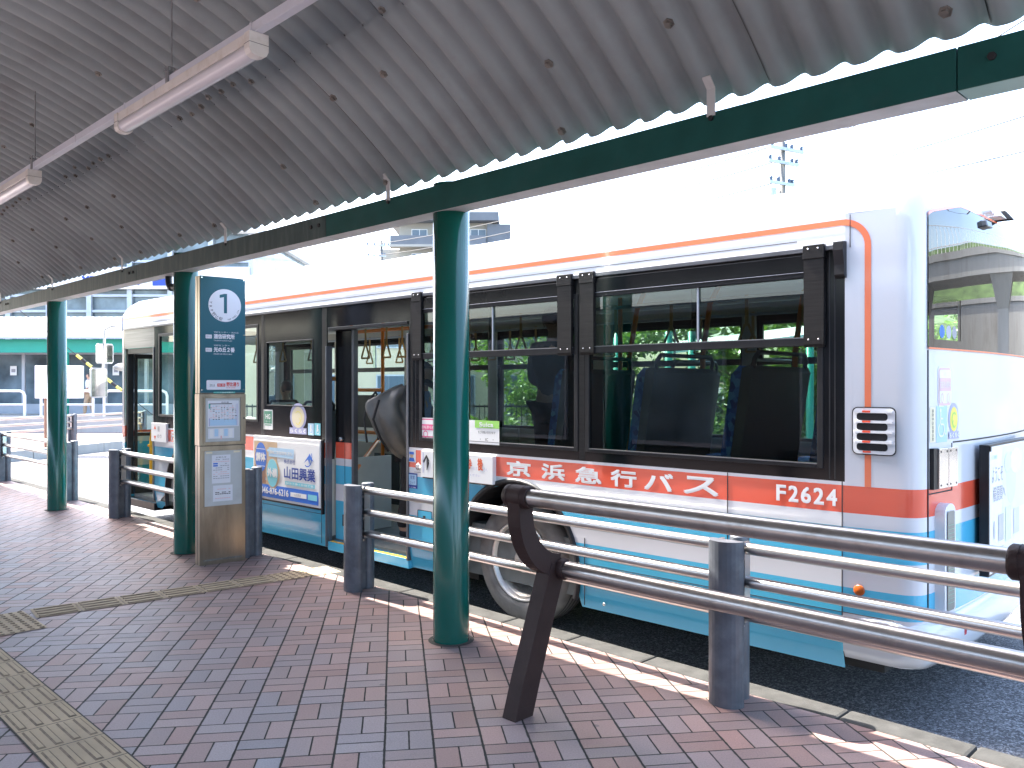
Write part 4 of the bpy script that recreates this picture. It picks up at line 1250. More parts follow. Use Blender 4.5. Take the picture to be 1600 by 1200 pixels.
q.box(7.6, 8.95, BW - 0.66, BW - 0.061, 0.21, 0.85, 0); q.box(7.6, 8.95, 0.061, 0.66, 0.21, 0.85, 0)
q.box(9.2, 10.1, 0.9, 2.3, 0.21, 1.0, 4)
q.build('interior', [M['interior'], M['ceiling'], M['floor_in'], M['seat_shell'], M['black_plastic']], bus)
def seat(t, w0, w1, z):
    q = MB(B)
    # the back leans rearwards; shell behind, fabric in front
    prof = [(t, z), (t + 0.06, z), (t - 0.05, z + 0.78), (t - 0.10, z + 0.80), (t - 0.12, z + 0.76)]
    q.prism(prof, w0, w1, 0, fr=lambda a, b_, h: B(a, h, b_))
    prof = [(t + 0.064, z + 0.05), (t + 0.13, z + 0.06), (t + 0.03, z + 0.74), (t - 0.03, z + 0.80), (t - 0.048, z + 0.785)]
    q.prism(prof, w0 + 0.01, w1 - 0.01, 1, fr=lambda a, b_, h: B(a, h, b_))
    q.box(t + 0.05, t + 0.50, w0 + 0.01, w1 - 0.01, z - 0.03, z + 0.07, 1)
    q.box(t + 0.05, t + 0.45, w0 + 0.08, w1 - 0.08, z - 0.40, z - 0.031, 0)
    st = q.build('seat', [M['seat_shell'], M['seat_fabric']], bus, bevel=0.02)
    h = MB(B)
    a = t - 0.09
    h.tube([(a, w0 + 0.05, z + 0.74), (a - 0.02, w0 + 0.05, z + 0.84), (a - 0.025, w0 + 0.09, z + 0.88), (a - 0.025, w1 - 0.09, z + 0.88), (a - 0.02, w1 - 0.05, z + 0.84), (a, w1 - 0.05, z + 0.74)], 0.016, 8)
    h.build('grab_handle', M['black_plastic'], st)
for t in (0.42, 1.14, 1.86, 2.60):
    seat(t, 0.16, 1.00, 1.00)
    seat(t, 1.52, 2.36, 1.00)
for t in (6.05, 6.75): seat(t, 1.86, 2.34, 0.62)
for t in (6.2, 6.9): seat(t, 0.14, 0.62, 0.62)
for pts in ([(5.34, 0.20, 0.62), (5.315, 0.26, 0.66), (5.31, 0.27, 0.75), (5.31, 0.27, 1.62), (5.325, 0.27, 1.70), (5.38, 0.27, 1.74), (5.7, 0.27, 1.74)],
            [(6.115, 1.24, 0.24), (6.115, 1.24, 2.48)],
            [(6.115, 1.24, 1.62), (7.0, 1.24, 1.62)], [(6.115, 1.24, 1.13), (7.0, 1.24, 1.13)], [(5.31, 0.28, 0.83), (6.10, 1.22, 1.12)],
            [(7.0, 1.24, 2.30), (5.2, 1.24, 2.30)],
            [(3.72, 0.30, 0.6), (3.72, 0.30, 2.46)], [(3.30, 1.05, 0.6), (3.30, 1.05, 2.46)], [(2.62, 1.08, 1.0), (2.60, 1.08, 1.9), (2.55, 1.12, 2.3), (2.52, 1.2, 2.48)],
            [(1.90, 1.06, 1.0), (1.90, 1.06, 1.9), (1.86, 1.10, 2.3), (1.82, 1.2, 2.48)], [(1.16, 1.06, 1.0), (1.16, 1.06, 1.9), (1.12, 1.10, 2.3), (1.08, 1.2, 2.48)],
            [(3.0, 1.5, 0.6), (3.0, 1.5, 2.46)], [(6.6, 0.7, 0.24), (6.6, 0.7, 2.46)], [(7.5, 1.8, 0.24), (7.5, 1.8, 2.46)], [(7.5, 1.8, 1.2), (8.0, 1.8, 1.2)]):
    q = MB(B)
    q.tube(pts, 0.021, 10)
    q.build('grab_pole', M['orange_rail'], bus)
for wr in (0.62, 1.87):
    q = MB(B)
    q.tube([(0.6, wr, 2.27), (9.2, wr, 2.27)], 0.013, 8)
    q.build('ceiling_rail', M['frame_alu'], bus)
    for t in (0.9, 1.3, 1.9, 2.4, 3.4, 4.35, 4.72, 5.0, 5.25, 5.6, 6.0, 6.6, 7.2, 7.8, 8.4):
        h = MB(B)
        h.box(t - 0.012, t + 0.012, wr - 0.004, wr + 0.004, 2.09, 2.29, 0)
        pts = [(t - 0.060, wr, 1.955), (t + 0.060, wr, 1.955), (t + 0.066, wr, 1.965), (t + 0.014, wr, 2.085), (t - 0.014, wr, 2.085), (t - 0.066, wr, 1.965), (t - 0.060, wr, 1.955), (t + 0.060, wr, 1.955)]
        h.tube(pts, 0.010, 8)
        h.build('hand_strap', M['strap'], bus)

# ---- ventilation grille behind the rear window
ga0, ga1, gz0, gz1 = 0.345, 0.112, 1.295, 1.555
q = MB(BN)
q.rrect(ga0, ga1, gz0, gz1, 0.03, 0.0020, 1)
q.rrect(ga0 - 0.006, ga1 + 0.006, gz0 + 0.006, gz1 - 0.006, 0.026, 0.0032, 0)
for k in range(4):
    z0 = gz0 + 0.024 + k * 0.0545
    q.rrect(ga0 - 0.026, ga1 + 0.044, z0, z0 + 0.040, 0.016, 0.0042, 2)
    q.box(ga0 - 0.020, ga1 + 0.018, 0.003, 0.011, z0 + 0.040, z0 + 0.0515, 0)
for t0 in ():
    pass
q.build('vent_grille', [M['white'], M['seam'], M['black_plastic']], bus)
q = MB(BN)
for k in range(5):
    z0 = gz0 + 0.012 + k * 0.0545
    q.box(0.287, 0.244, 0.0033, 0.0116 if 0 < k < 5 else 0.0040, z0, z0 + (0.0105), 0)
q.build('grille_stripe', M['red'], bus)
# ---- marker lamp, locks
q = MB(BN)
q.lathe([(0.030, 0.0), (0.030, 0.006), (0.024, 0.010), (0.0, 0.012)], 24, fr=lambda x, y, h: BN(0.306 + x, h, 0.555 + y))
q.build('marker_lamp', M['amber'], bus)
q = MB(BN)
for t, z in ((tt(655), zz(655, 729)),):
    q.lathe([(0.030, 0.0), (0.030, 0.012), (0.022, 0.018), (0.0, 0.014)], 20, 0, fr=lambda x, y, h, t=t, z=z: BN(t + x, h, z + y))
q.rrect(tt(653), tt(676), zz(660, 815), zz(660, 797), 0.01, 0.001, 2); q.rrect(tt(654), tt(675), zz(660, 814), zz(660, 798), 0.009, 0.0018, 1)
q.rrect(tt(662), tt(666), zz(664, 811), zz(664, 806), 0.003, 0.003, 2)
q.lathe([(0.012, 0), (0.012, 0.006), (0.0, 0.006)], 10, 0, fr=lambda x, y, h: BN(tt(945) + x, h, zz(945, 944) + y))
q.build('flap_lock', [M['chrome'], M['blue'], M['seam']], bus)

# ---- lettering on the side
cen = [811, 865, 920, 975, 1030, 1096]
wd_ = [0.25, 0.225, 0.235, 0.215, 0.225, 0.25]
for ch, cx, w_ in zip('京浜急行バス', cen, wd_):
    t = tt(cx)
    MB(BN).text(ch, t + w_ / 2, t - w_ / 2, 0.985, 1.100, 0.0018, 0, 0.018).build('letter', M['p_white'], bus)
for i, ch in enumerate('F2624'):
    t = 0.785 - i * 0.0745
    MB(BN).text(ch, t, t - 0.060, 1.000, 1.094, 0.0018, 0, 0.016).build('letter', M['p_white'], bus)

# ---- side advert board
A0, A1, AZ0, AZ1 = 6.69, 5.435, 0.485, 1.140
q = MB(BN)
q.box(A0, A1, 0.001, 0.042, AZ0, AZ1, 0)
q.box(A0 - 0.012, A1 + 0.012, 0.042, 0.0435, AZ0 + 0.03, AZ1 - 0.045, 1)
q.box(A0 - 0.003, A1 + 0.003, 0.002, 0.03, AZ0 - 0.022, AZ0 - 0.001, 2)
q.box(A1 + 0.001, A1 - 0.02, 0.001, 0.03, AZ0 - 0.06, AZ1 + 0.003, 2)
f = 0.0445
def au(x): return A0 - 0.02 - (x) * (A0 - A1 - 0.04)
def av(y): return AZ0 + 0.04 + y * (AZ1 - AZ0 - 0.095)
q.rect(au(0.0), au(0.38), av(0.20), av(1.0), f, 9)
q.rect(au(0.02), au(0.20), av(0.22), av(0.55), f + 0.0006, 10); q.rect(au(0.20), au(0.24), av(0.22), av(1.0), f + 0.0006, 11)
for i in range(10):
    x = rnd.uniform(0.0, 0.34); y = rnd.uniform(0.22, 0.9)
    q.rect(au(x), au(x + rnd.uniform(0.02, 0.06)), av(y), av(y + rnd.uniform(0.02, 0.10)), f + 0.0008 + i * 0.00003, rnd.choice((10, 11, 7, 12)))
q.disc(au(0.31), av(0.42), 0.14, 0.155, f + 0.0014, 11); 
q.rect(au(0.245), au(0.64), av(0.73), av(0.90), f + 0.0014, 12)
q.text('解体のことならおまかせください', au(0.26), au(0.62), av(0.78), av(0.85), f + 0.002, 0, 0.02)
q.disc(au(0.115), av(0.70), 0.115, 0.155, f + 0.002, 3); q.text('解体', au(0.035), au(0.195), av(0.62), av(0.79), f + 0.003, 0, 0.02)
q.rect(au(0.04), au(0.19), av(0.85), av(0.86), f + 0.003, 0); q.rect(au(0.04), au(0.19), av(0.53), av(0.54), f + 0.003, 0)
q.disc(au(0.305), av(0.43), 0.108, 0.145, f + 0.0025, 4); q.text('外構', au(0.225), au(0.385), av(0.35), av(0.52), f + 0.003, 0, 0.02)
q.text('株式会社', au(0.49), au(0.66), av(0.63), av(0.71), f + 0.001, 5)
q.text('山田興業', au(0.49), au(0.955), av(0.36), av(0.585), f + 0.001, 5, 0.012)
q.rect(au(0.505), au(0.95), av(0.25), av(0.315), f + 0.001, 4); q.text('解体工事・外構工事', au(0.52), au(0.93), av(0.262), av(0.303), f + 0.002, 0)
q.rect(au(0.0), au(1.0), av(-0.03), av(0.20), f + 0.001, 3)
q.rect(au(0.035), au(0.105), av(0.045), av(0.14), f + 0.002, 0); q.text('TEL', au(0.042), au(0.098), av(0.065), av(0.12), f + 0.003, 3)
q.text('046-876-6216', au(0.12), au(0.56), av(0.03), av(0.155), f + 0.002, 0, 0.015)
q.rect(au(0.59), au(0.83), av(0.05), av(0.13), f + 0.002, 0); q.text('山田興業', au(0.65), au(0.75), av(0.065), av(0.115), f + 0.003, 6)
q.rect(au(0.85), au(0.98), av(0.04), av(0.14), f + 0.002, 4)
# little blue emblem, an arc over a winged mark
q.ring(au(0.84), av(0.80), 0.085, 0.105, 0.010, f + 0.001, 3, n=36, k0=16, k1=30)
q.add([(au(0.79), f + 0.001, av(0.68)), (au(0.86), f + 0.001, av(0.82)), (au(0.875), f + 0.001, av(0.86)), (au(0.895), f + 0.001, av(0.80)), (au(0.93), f + 0.001, av(0.72)), (au(0.88), f + 0.001, av(0.75)), (au(0.87), f + 0.001, av(0.66)), (au(0.85), f + 0.001, av(0.75))], [tuple(range(8))], 3)
q.build('advert_board', [M['p_white'], M['p_white'], M['black_plastic'], M['p_blue'], M['p_cyan'], M['p_navy'], M['p_grey'], M['p_green'], M['p_lime'], M['p_tan'], M['p_brown'], M['p_tan'], M['p_sky']], bus)

# ---- stickers
def sticker(name, fn, mats):
    q = MB(BN); fn(q); q.build(name, mats, bus)
def px(a, b_): return tt(a), tt(b_)
def s1(q):
    a, b_ = px(412, 427); z0, z1 = zz(419, 671), zz(419, 640)
    q.rrect(a, b_, z0, z1, 0.012, 0.001, 0); h = z1 - z0
    q.rect(a - 0.018, b_ + 0.018, z0 + 0.30 * h, z1 - 0.07 * h, 0.002, 1)
    q.text('HG', a - 0.05, b_ + 0.045, z0 + 0.52 * h, z0 + 0.78 * h, 0.003, 0, 0.02)
    q.text('カード', a - 0.05, b_ + 0.045, z0 + 0.36 * h, z0 + 0.46 * h, 0.003, 0)
    q.rect(a - 0.03, b_ + 0.03, z0 + 0.20 * h, z0 + 0.25 * h, 0.002, 1)
sticker('green_card_sticker', s1, [M['p_white'], M['p_green']])
def oval(q, fr, a0, a1, z0, z1, sx=1, txt='らくらく', n=0.0015):
    w_ = abs(a1 - a0); h = z1 - z0; c = (a0 + a1) / 2; sg = 1 if a1 > a0 else -1
    q.disc(c, z0 + 0.56 * h, w_ * 0.48, h * 0.44, n, 0, fr); q.disc(c, z0 + 0.54 * h, w_ * 0.37, h * 0.345, n + 0.001, 1, fr)
    q.rect(a0, a1, z0, z0 + 0.20 * h, n + 0.002, 0, fr)
    q.text(txt, a0 + sg * 0.04 * w_, a1 - sg * 0.04 * w_, z0 + 0.03 * h, z0 + 0.17 * h, n + 0.003, 2, 0.03, fr)
    q.ring(c, z0 + 0.54 * h, w_ * 0.22, h * 0.2, 0.008, n + 0.002, 3, fr, 24, 3, 17)
    q.ring(c, z0 + 0.42 * h, w_ * 0.15, h * 0.12, 0.008, n + 0.002, 3, fr, 24, 8, 22)
q = MB(BN); oval(q, BN, tt(453.5), tt(480), zz(466, 678), zz(466, 630)); q.build('oval_sticker', [M['p_lilac'], M['p_cream'], M['p_white'], M['p_yellow']], bus)
def s3(q):
    for (p0, p1), mm in (((482, 491), 0), ((492, 501.5), 1)):
        a, b_ = px(p0, p1); z0, z1 = zz((p0 + p1) / 2, 680), zz((p0 + p1) / 2, 661.5)
        q.rect(a, b_, z0, z1, 0.001, mm); c = (a + b_) / 2; h = z1 - z0
        q.disc(c, z0 + 0.78 * h, 0.014, 0.014, 0.002, 2, n=12); q.rect(c + 0.012, c - 0.012, z0 + 0.3 * h, z0 + 0.68 * h, 0.002, 2); q.ring(c - 0.008, z0 + 0.30 * h, 0.026, 0.026, 0.007, 0.0025, 2, n=18)
sticker('access_sticker', s3, [M['p_sky'], M['p_cyan'], M['p_white']])
def s4(q):
    a, b_ = px(656.5, 692); z0, z1 = zz(674, 685), zz(674, 653); h = z1 - z0; w_ = a - b_
    q.rrect(a, b_, z0, z1, 0.03, 0.001, 0); q.rrect(a - 0.010, b_ + 0.010, z0 + 0.008, z1 - 0.008, 0.025, 0.002, 1); q.rrect(a - 0.022, b_ + 0.022, z0 + 0.018, z1 - 0.018, 0.02, 0.003, 0)
    q.rect(a - 0.03, b_ + 0.03, z0 + 0.40 * h, z0 + 0.68 * h, 0.004, 1); q.text('自転車も横断中', a - 0.036, b_ + 0.036, z0 + 0.46 * h, z0 + 0.62 * h, 0.005, 0)
    q.ring(a - 0.08, z0 + 0.2 * h, 0.03, 0.03, 0.008, 0.004, 1, n=20); q.ring(b_ + 0.08, z0 + 0.2 * h, 0.03, 0.03, 0.008, 0.004, 1, n=20)
sticker('pink_bus_sticker', s4, [M['p_white'], M['p_pink']])
def s5(q):
    a, b_ = px(733, 782); z0, z1 = zz(758, 694), zz(758, 657); h = z1 - z0
    q.rect(a, b_, z0, z1, 0.008, 0)
    q.rect(tt(744), b_, z0 + 0.68 * h, z1, 0.009, 1); q.text('Suica', tt(751), tt(773), z0 + 0.73 * h, z0 + 0.93 * h, 0.010, 0, 0.02)
    q.text('をご利用いただけます', tt(749), tt(776), z0 + 0.44 * h, z0 + 0.56 * h, 0.009, 2); q.text('・　IC　・', tt(752), tt(773), z0 + 0.14 * h, z0 + 0.26 * h, 0.009, 2)
sticker('green_ticket_sticker', s5, [M['p_white'], M['p_lime'], M['p_black']])
q = MB(BN)     # white notice box after the door
a, b_ = tt(664), tt(776); z0, z1 = 0.905, 1.122
q.box(a, b_, 0.001, 0.040, z0, z1, 0)
q.rect(tt(667), tt(668.2), z0 + 0.035, z1 - 0.012, 0.041, 2)
q.text('↑', tt(667.5), tt(678), z0 + 0.055, z1 - 0.030, 0.041, 3, 0.01)
q.text('整理券', tt(712), tt(744), z0 + 0.105, z1 - 0.030, 0.041, 1, 0.012); q.text('をとり', tt(745), tt(752), z0 + 0.10, z0 + 0.125, 0.041, 2)
q.text('後', tt(752.5), tt(761), z0 + 0.100, z1 - 0.020, 0.041, 1, 0.012); q.text('ろへ', tt(762), tt(768), z0 + 0.095, z0 + 0.125, 0.041, 2)
q.text('おつめください', tt(728), tt(757), z0 + 0.050, z0 + 0.068, 0.041, 2)
q.box(a - 0.01, b_ + 0.01, 0.001, 0.03, z0 - 0.012, z0 - 0.001, 4)
q.build('notice_box', [M['p_white'], M['p_orange'], M['p_lilac'], M['p_black'], M['black_plastic']], bus, bevel=0.003)
def s6(q):
    a, b_ = px(638, 650.5); z0, z1 = zz(645, 722), zz(645, 702.5); h = z1 - z0; c = (a + b_) / 2
    q.rect(a, b_, z0, z1, 0.001, 0); q.disc(c, z0 + 0.55 * h, 0.022, 0.026, 0.002, 3, n=14); q.rect(c + 0.03, c - 0.03, z0 + 0.62 * h, z0 + 0.82 * h, 0.003, 1)
    q.add([(c + 0.042, 0.002, z0 + 0.06 * h), (c - 0.042, 0.002, z0 + 0.06 * h), (c - 0.026, 0.002, z0 + 0.36 * h), (c + 0.026, 0.002, z0 + 0.36 * h)], [(0, 1, 2, 3)], 1)
    a, b_ = px(638, 653); z0, z1 = zz(645, 763), zz(645, 739); h = z1 - z0
    q.rect(a, b_, z0, z1, 0.001, 2); q.rect(a - 0.012, b_ + 0.012, z0 + 0.03, z1 - 0.012, 0.002, 4)
    q.text('非常', a - 0.035, b_ + 0.035, z0 + 0.58 * h, z0 + 0.84 * h, 0.003, 2); q.text('コック', a - 0.03, b_ + 0.03, z0 + 0.28 * h, z0 + 0.48 * h, 0.003, 2); q.text('ドア手動', a - 0.02, b_ + 0.02, z0 + 0.03 * h, z0 + 0.11 * h, 0.002, 0)
sticker('door_sticker', s6, [M['p_white'], M['p_blue'], M['p_navy'], M['p_tan'], M['p_sky']])
q = MB(BN)     # front door panel
a, b_ = tt(240.5), tt(263.5); z0, z1 = zz(252, 690), zz(252, 661)
q.box(a, b_, 0.001, 0.03, z0, z1, 0); h = z1 - z0
for k in (0.30, 0.66):
    c = a - 0.11; up = 1 if k > 0.5 else -1
    q.add([(c + 0.035, 0.031, z0 + k * h), (c - 0.035, 0.031, z0 + k * h), (c, 0.031, z0 + k * h + up * 0.05)], [(0, 1, 2)], 1)
q.text('前', a - 0.19, a - 0.25, z0 + 0.55 * h, z0 + 0.85 * h, 0.031, 2); q.text('のり', a - 0.18, a - 0.30, z0 + 0.2 * h, z0 + 0.4 * h, 0.031, 2)
q.build('front_notice', [M['p_white'], M['p_orange'], M['p_black']], bus)
q = MB(BN); q.text('F', tt(268.5), tt(272.8), 0.99, 1.10, 0.0015, 0, 0.02); q.build('front_lettering', M['p_white'], bus)

# ---- rear: black glass, trim lines, plates, lamps, advert, bumper
def rt(w):                       # rear surface position at mid height
    return bow(w) - bow(0.12) if 0.12 < w < BW - 0.12 else 0.0
def RR(w, off, z): return B(rt(w) + woff(z) - off, w, z)
def ztop(w):
    x = min(w, BW - w) - 0.13
    return 2.575 + 0.115 * min(1.0, x / 0.5) ** 0.7 if x > 0 else 2.575
wr_ = [0.13, 0.16, 0.20, 0.56, 0.62, 0.75, 0.95, 1.245, 1.54, 1.74, 1.91, 2.03, 2.15, 2.25, BW - 0.13]
zr_ = [1.875, 1.92, 2.15, 2.50, 2.56, 2.60, 2.63, 2.66, 2.70]
q = MB(RR)
for i in range(len(wr_) - 1):
    for j in range(len(zr_) - 1):
        if wr_[i] >= 0.195 and wr_[i + 1] <= 0.565 and j == 1: continue
        u0 = min(ztop(wr_[i]), zr_[j + 1]); u1 = min(ztop(wr_[i + 1]), zr_[j + 1])
        l0 = min(u0, zr_[j]); l1 = min(u1, zr_[j])
        if u0 - l0 < 1e-5 and u1 - l1 < 1e-5: continue
        q.add([(wr_[i], 0.006, l0), (wr_[i + 1], 0.006, l1), (wr_[i + 1], 0.006, u1), (wr_[i], 0.006, u0)], [(0, 1, 2, 3)], 0, True)
    for a0, a1, b0, b1 in ((1.866, 1.866, 1.8748, 1.8748), (ztop(wr_[i]), ztop(wr_[i + 1]), ztop(wr_[i]) + 0.016, ztop(wr_[i + 1]) + 0.016)):
        q.add([(wr_[i], 0.0075, a0), (wr_[i + 1], 0.0075, a1), (wr_[i + 1], 0.0075, b1), (wr_[i], 0.0075, b0)], [(0, 1, 2, 3)], 1, True)
q.build('rear_window', [M['rear_black'], M['sunlit_red']], bus, merge=True)
q = MB(RR)
q.add([(0.20, 0.004, 1.92), (0.38, 0.004, 1.92), (0.56, 0.004, 1.92), (0.56, 0.004, 2.15), (0.38, 0.004, 2.15), (0.20, 0.004, 2.15)], [(0, 1, 4, 5), (1, 2, 3, 4)], 0, True)
for c, mm in ((0.30, 1), (0.39, 2), (0.47, 3)): q.disc(c, 1.965, 0.033, 0.036, 0.005, mm, n=20)
q.build('clear_pane', [M['glass_green'], M['p_blue'], M['p_lilac'], M['p_grey']], bus)
def rseam(w0, w1, z0, z1):
    q.box(w0, w1, -0.004, 0.0025, z0, z1, 0)
q = MB(RR)
rseam(0.135, 0.141, 0.45, 1.86)
for i in range(14):
    w0 = 0.46 + i * 0.135
    rseam(w0, w0 + 0.135, 1.352, 1.360)
rseam(0.142, 0.44, 1.088, 1.095); rseam(0.44, 0.447, 1.088, 1.352)
q.build('panel_gap', M['seam'], bus)
q = MB(RR)
q.box(0.155, 0.215, -0.002, 0.022, 1.115, 1.335, 2)
for w0 in (0.205, 0.330):
    q.box(w0, w0 + 0.118, 0.002, 0.030, 1.118, 1.332, 0)
    for a, z in ((0.02, 1.135), (0.098, 1.135), (0.02, 1.315), (0.098, 1.315)): q.disc(w0 + a, z, 0.006, 0.006, 0.0312, 1, n=10)
q.build('mirror_plate', [M['chrome'], M['dark'], M['black_plastic']], bus, bevel=0.002)
q = MB(RR)
q.prism([(0.29 + 0.07 * math.cos(a) * 1.0, 0.985 + 0.05 * math.sin(a)) for a in [math.pi * k / 8 for k in range(9)]] + [(0.22, 0.47)] + [(0.29 + 0.07 * math.cos(a), 0.47 + 0.05 * math.sin(a)) for a in [math.pi + math.pi * k / 8 for k in range(1, 9)]],
        0.0, 0.05, 0, fr=lambda a, b_, h: RR(a, h, b_))
q.rrect(0.245, 0.338, 0.46, 0.995, 0.015, 0.0545, 1)
q.build('tail_lamp', [M['white'], M['lens']], bus, bevel=0.006)
q = MB(RR)
for k in range(20):
    z = 0.50 + k * 0.022
    q.rect(0.252, 0.330, z, z + 0.0025, 0.0552, 0)
q.build('lamp_ribs', M['p_green'], bus)
q = MB(RR)      # stickers on the rear
f = 0.0015
q.rrect(0.255, 0.435, 1.555, 1.775, 0.03, f, 0); q.rrect(0.262, 0.428, 1.562, 1.768, 0.026, f + 0.001, 1); q.rrect(0.272, 0.418, 1.574, 1.756, 0.02, f + 0.002, 0)
q.rect(0.275, 0.415, 1.640, 1.712, f + 0.003, 1); q.text('自転車も横断中', 0.28, 0.41, 1.655, 1.695, f + 0.004, 0); q.text('安全', 0.33, 0.36, 1.725, 1.745, f + 0.003, 1)
for c in (0.305, 0.385): q.ring(c, 1.602, 0.018, 0.028, 0.006, f + 0.003, 1, n=18)
q.build('pink_bus_sticker', [M['p_white'], M['p_rose']], bus)
q = MB(RR)
q.rect(0.158, 0.222, 1.365, 1.555, f, 0)
for i, ch in enumerate('乗降中は追越注意'): q.text(ch, 0.180, 0.202, 1.525 - i * 0.0215, 1.543 - i * 0.0215, f + 0.001, 1)
q.build('notice_strip', [M['p_cream'], M['p_black']], bus)
q = MB(RR)
q.rect(0.235, 0.375, 1.362, 1.560, f, 0); q.disc(0.288, 1.535, 0.010, 0.012, f + 0.001, 1, n=14)
q.rect(0.283, 0.293, 1.46, 1.522, f + 0.001, 1); q.rect(0.2935, 0.320, 1.486, 1.495, f + 0.001, 1); q.rect(0.2935, 0.325, 1.455, 1.464, f + 0.001, 1)
q.ring(0.297, 1.432, 0.043, 0.043, 0.010, f + 0.0014, 1, n=30, k0=11, k1=28)
q.add([(0.322, f + 0.001, 1.460), (0.332, f + 0.001, 1.460), (0.350, f + 0.001, 1.405), (0.340, f + 0.001, 1.400)], [(0, 1, 2, 3)], 1); q.rect(0.342, 0.358, 1.402, 1.412, f + 0.0016, 1)
q.build('wheelchair_sticker', [M['p_sky'], M['p_white']], bus)
q = MB(RR); oval(q, RR, 0.395, 0.545, 1.375, 1.575); q.build('oval_sticker', [M['p_lilac'], M['p_yellow'], M['p_white'], M['p_lime']], bus)
q = MB(RR)      # rear advert board
ws = (0.80, 2.05)
def RB(w, off, z): return B(rt(1.1) - 0.030 - off, w, z)
q.fr = RB
q.box(ws[0], ws[1], -0.01, 0.040, 0.56, 1.325, 0)
q.rect(ws[0] + 0.012, ws[1] - 0.012, 0.572, 1.313, 0.041, 1)
q.rect(ws[0] + 0.30, ws[1] - 0.35, 0.90, 1.30, 0.0416, 8); q.disc(ws[0] + 0.50, 1.10, 0.12, 0.16, 0.0420, 9); q.disc(ws[0] + 0.62, 1.20, 0.14, 0.08, 0.0424, 10); q.disc(ws[0] + 0.42, 1.20, 0.08, 0.06, 0.0428, 7)
q.text('ぐるり横須賀', ws[0] + 0.05, ws[0] + 0.17, 1.235, 1.262, 0.043, 3)
q.text('ようこそ', ws[0] + 0.06, ws[0] + 0.30, 1.10, 1.19, 0.043, 2); q.text('横須賀へ', ws[0] + 0.08, ws[0] + 0.36, 0.985, 1.075, 0.043, 2)
q.disc(ws[0] + 0.11, 0.82, 0.020, 0.055, 0.043, 4); q.rect(ws[0] + 0.20, ws[0] + 0.32, 0.74, 0.90, 0.043, 4); q.rect(ws[0] + 0.56, ws[0] + 0.70, 0.74, 0.90, 0.043, 5); q.rect(ws[0] + 0.36, ws[0] + 0.50, 0.72, 0.93, 0.043, 7)
for i in range(5): q.rect(ws[0] + 0.19, ws[0] + 0.33, 0.70 - i * 0.016, 0.706 - i * 0.016, 0.043, 6)
for a in (0.022, 1.228): q.box(ws[0] + a - 0.012, ws[0] + a + 0.012, 0.041, 0.046, 1.287, 1.318, 11)
q.build('rear_advert_board', [M['black_plastic'], M['p_white'], M['p_grey'], M['pale_teal'], M['p_pgrey'], M['p_plilac'], M['p_pgrey'], M['p_plime'], M['p_paper'], M['p_pcyan'], M['p_pyellow'], M['dark']], bus, bevel=0.002)
q = MB(B)       # bumper, proud of the body and running round the corner
RPb = [(t - 0.035 if w > 0.05 else t - 0.02, w + (-0.012 if w < BW / 2 else 0.012)) for t, w in RP[2:-2]]
RPb = [(0.39, -0.010), (0.12, -0.012)] + RPb + [(0.12, BW + 0.012), (0.39, BW + 0.01)]
prof = [(0.10, 0.155), (0.03, 0.17), (0.0, 0.22), (-0.004, 0.34), (0.02, 0.405), (0.10, 0.418)]
vs = []; fs = []
for t, w in RPb:
    for o, z in prof: vs.append((t + o * (1 if t < 0.3 else 0), w + o * (1 if w < 0.3 else (-1 if w > BW - 0.3 else 0)), z))
n = len(prof)
for i in range(len(RPb) - 1):
    for k in range(n - 1): fs.append((i * n + k, i * n + k + 1, (i + 1) * n + k + 1, (i + 1) * n + k))
q.add(vs, fs, 0, True)
q.build('rear_bumper', M['white'], bus)
q = MB(RR); q.box(0.52, 0.56, 0.035, 0.045, 0.235, 0.325, 0); q.box(0.565, 0.66, 0.035, 0.043, 0.235, 0.325, 1)
q.build('fog_lamp', [M['red_lens'], M['lens']], bus, bevel=0.006)
q = MB(RR)      # reversing camera pair at the top
MB(RR).box(0.95, 1.06, 0.0, 0.035, 2.620, 2.660).build('reversing_lamp', M['gutter'], bus, bevel=0.006)
q.tube([(1.12, -0.02, 2.745), (1.12, 0.06, 2.75)], 0.026, 12, 1); q.tube([(1.19, -0.02, 2.74), (1.19, 0.05, 2.74)], 0.018, 10, 1)
q.box(1.23, 1.36, -0.05, 0.07, 2.72, 2.775, 1); q.box(1.37, 1.41, -0.02, 0.10, 2.715, 2.78, 2)
q.build('rear_camera', [M['black_plastic'], M['frame_white'], M['dark'], M['gutter']], bus, bevel=0.006)

# ---- roof unit, windscreen, mirrors
q = MB(B)
n = 12; vs = []; fs = []
for i, (k, z) in enumerate(((1.0, 2.84), (0.99, 2.93), (0.95, 2.99), (0.80, 3.02))):
    for a in [2 * math.pi * j / 32 for j in range(32)]:
        c, s_ = math.cos(a), math.sin(a)
        c = math.copysign(abs(c) ** 0.4, c); s_ = math.copysign(abs(s_) ** 0.4, s_)
        vs.append((7.3 + 1.25 * k * c, BW / 2 + 0.80 * k * s_, z))
for i in range(3):
    for j in range(32): fs.append((i * 32 + j, i * 32 + (j + 1) % 32, (i + 1) * 32 + (j + 1) % 32, (i + 1) * 32 + j))
fs.append(tuple(range(96, 128)))
q.add(vs, fs, 0, True)
q.build('roof_cooler', M['white'], bus)
q = MB(B)
P = [p for p in FPt if 0.10 <= p[1] <= BW - 0.10]
for (t0, w0), (t1, w1) in zip(P[:-1], P[1:]):
    q.add([(t0 + 0.004, w0, 1.05), (t1 + 0.004, w1, 1.05), (t1 + 0.004, w1, 2.3), (t0 + 0.004, w0, 2.3)], [(0, 1, 2, 3)], 0)
q.build('windscreen', M['glass_green'], bus)
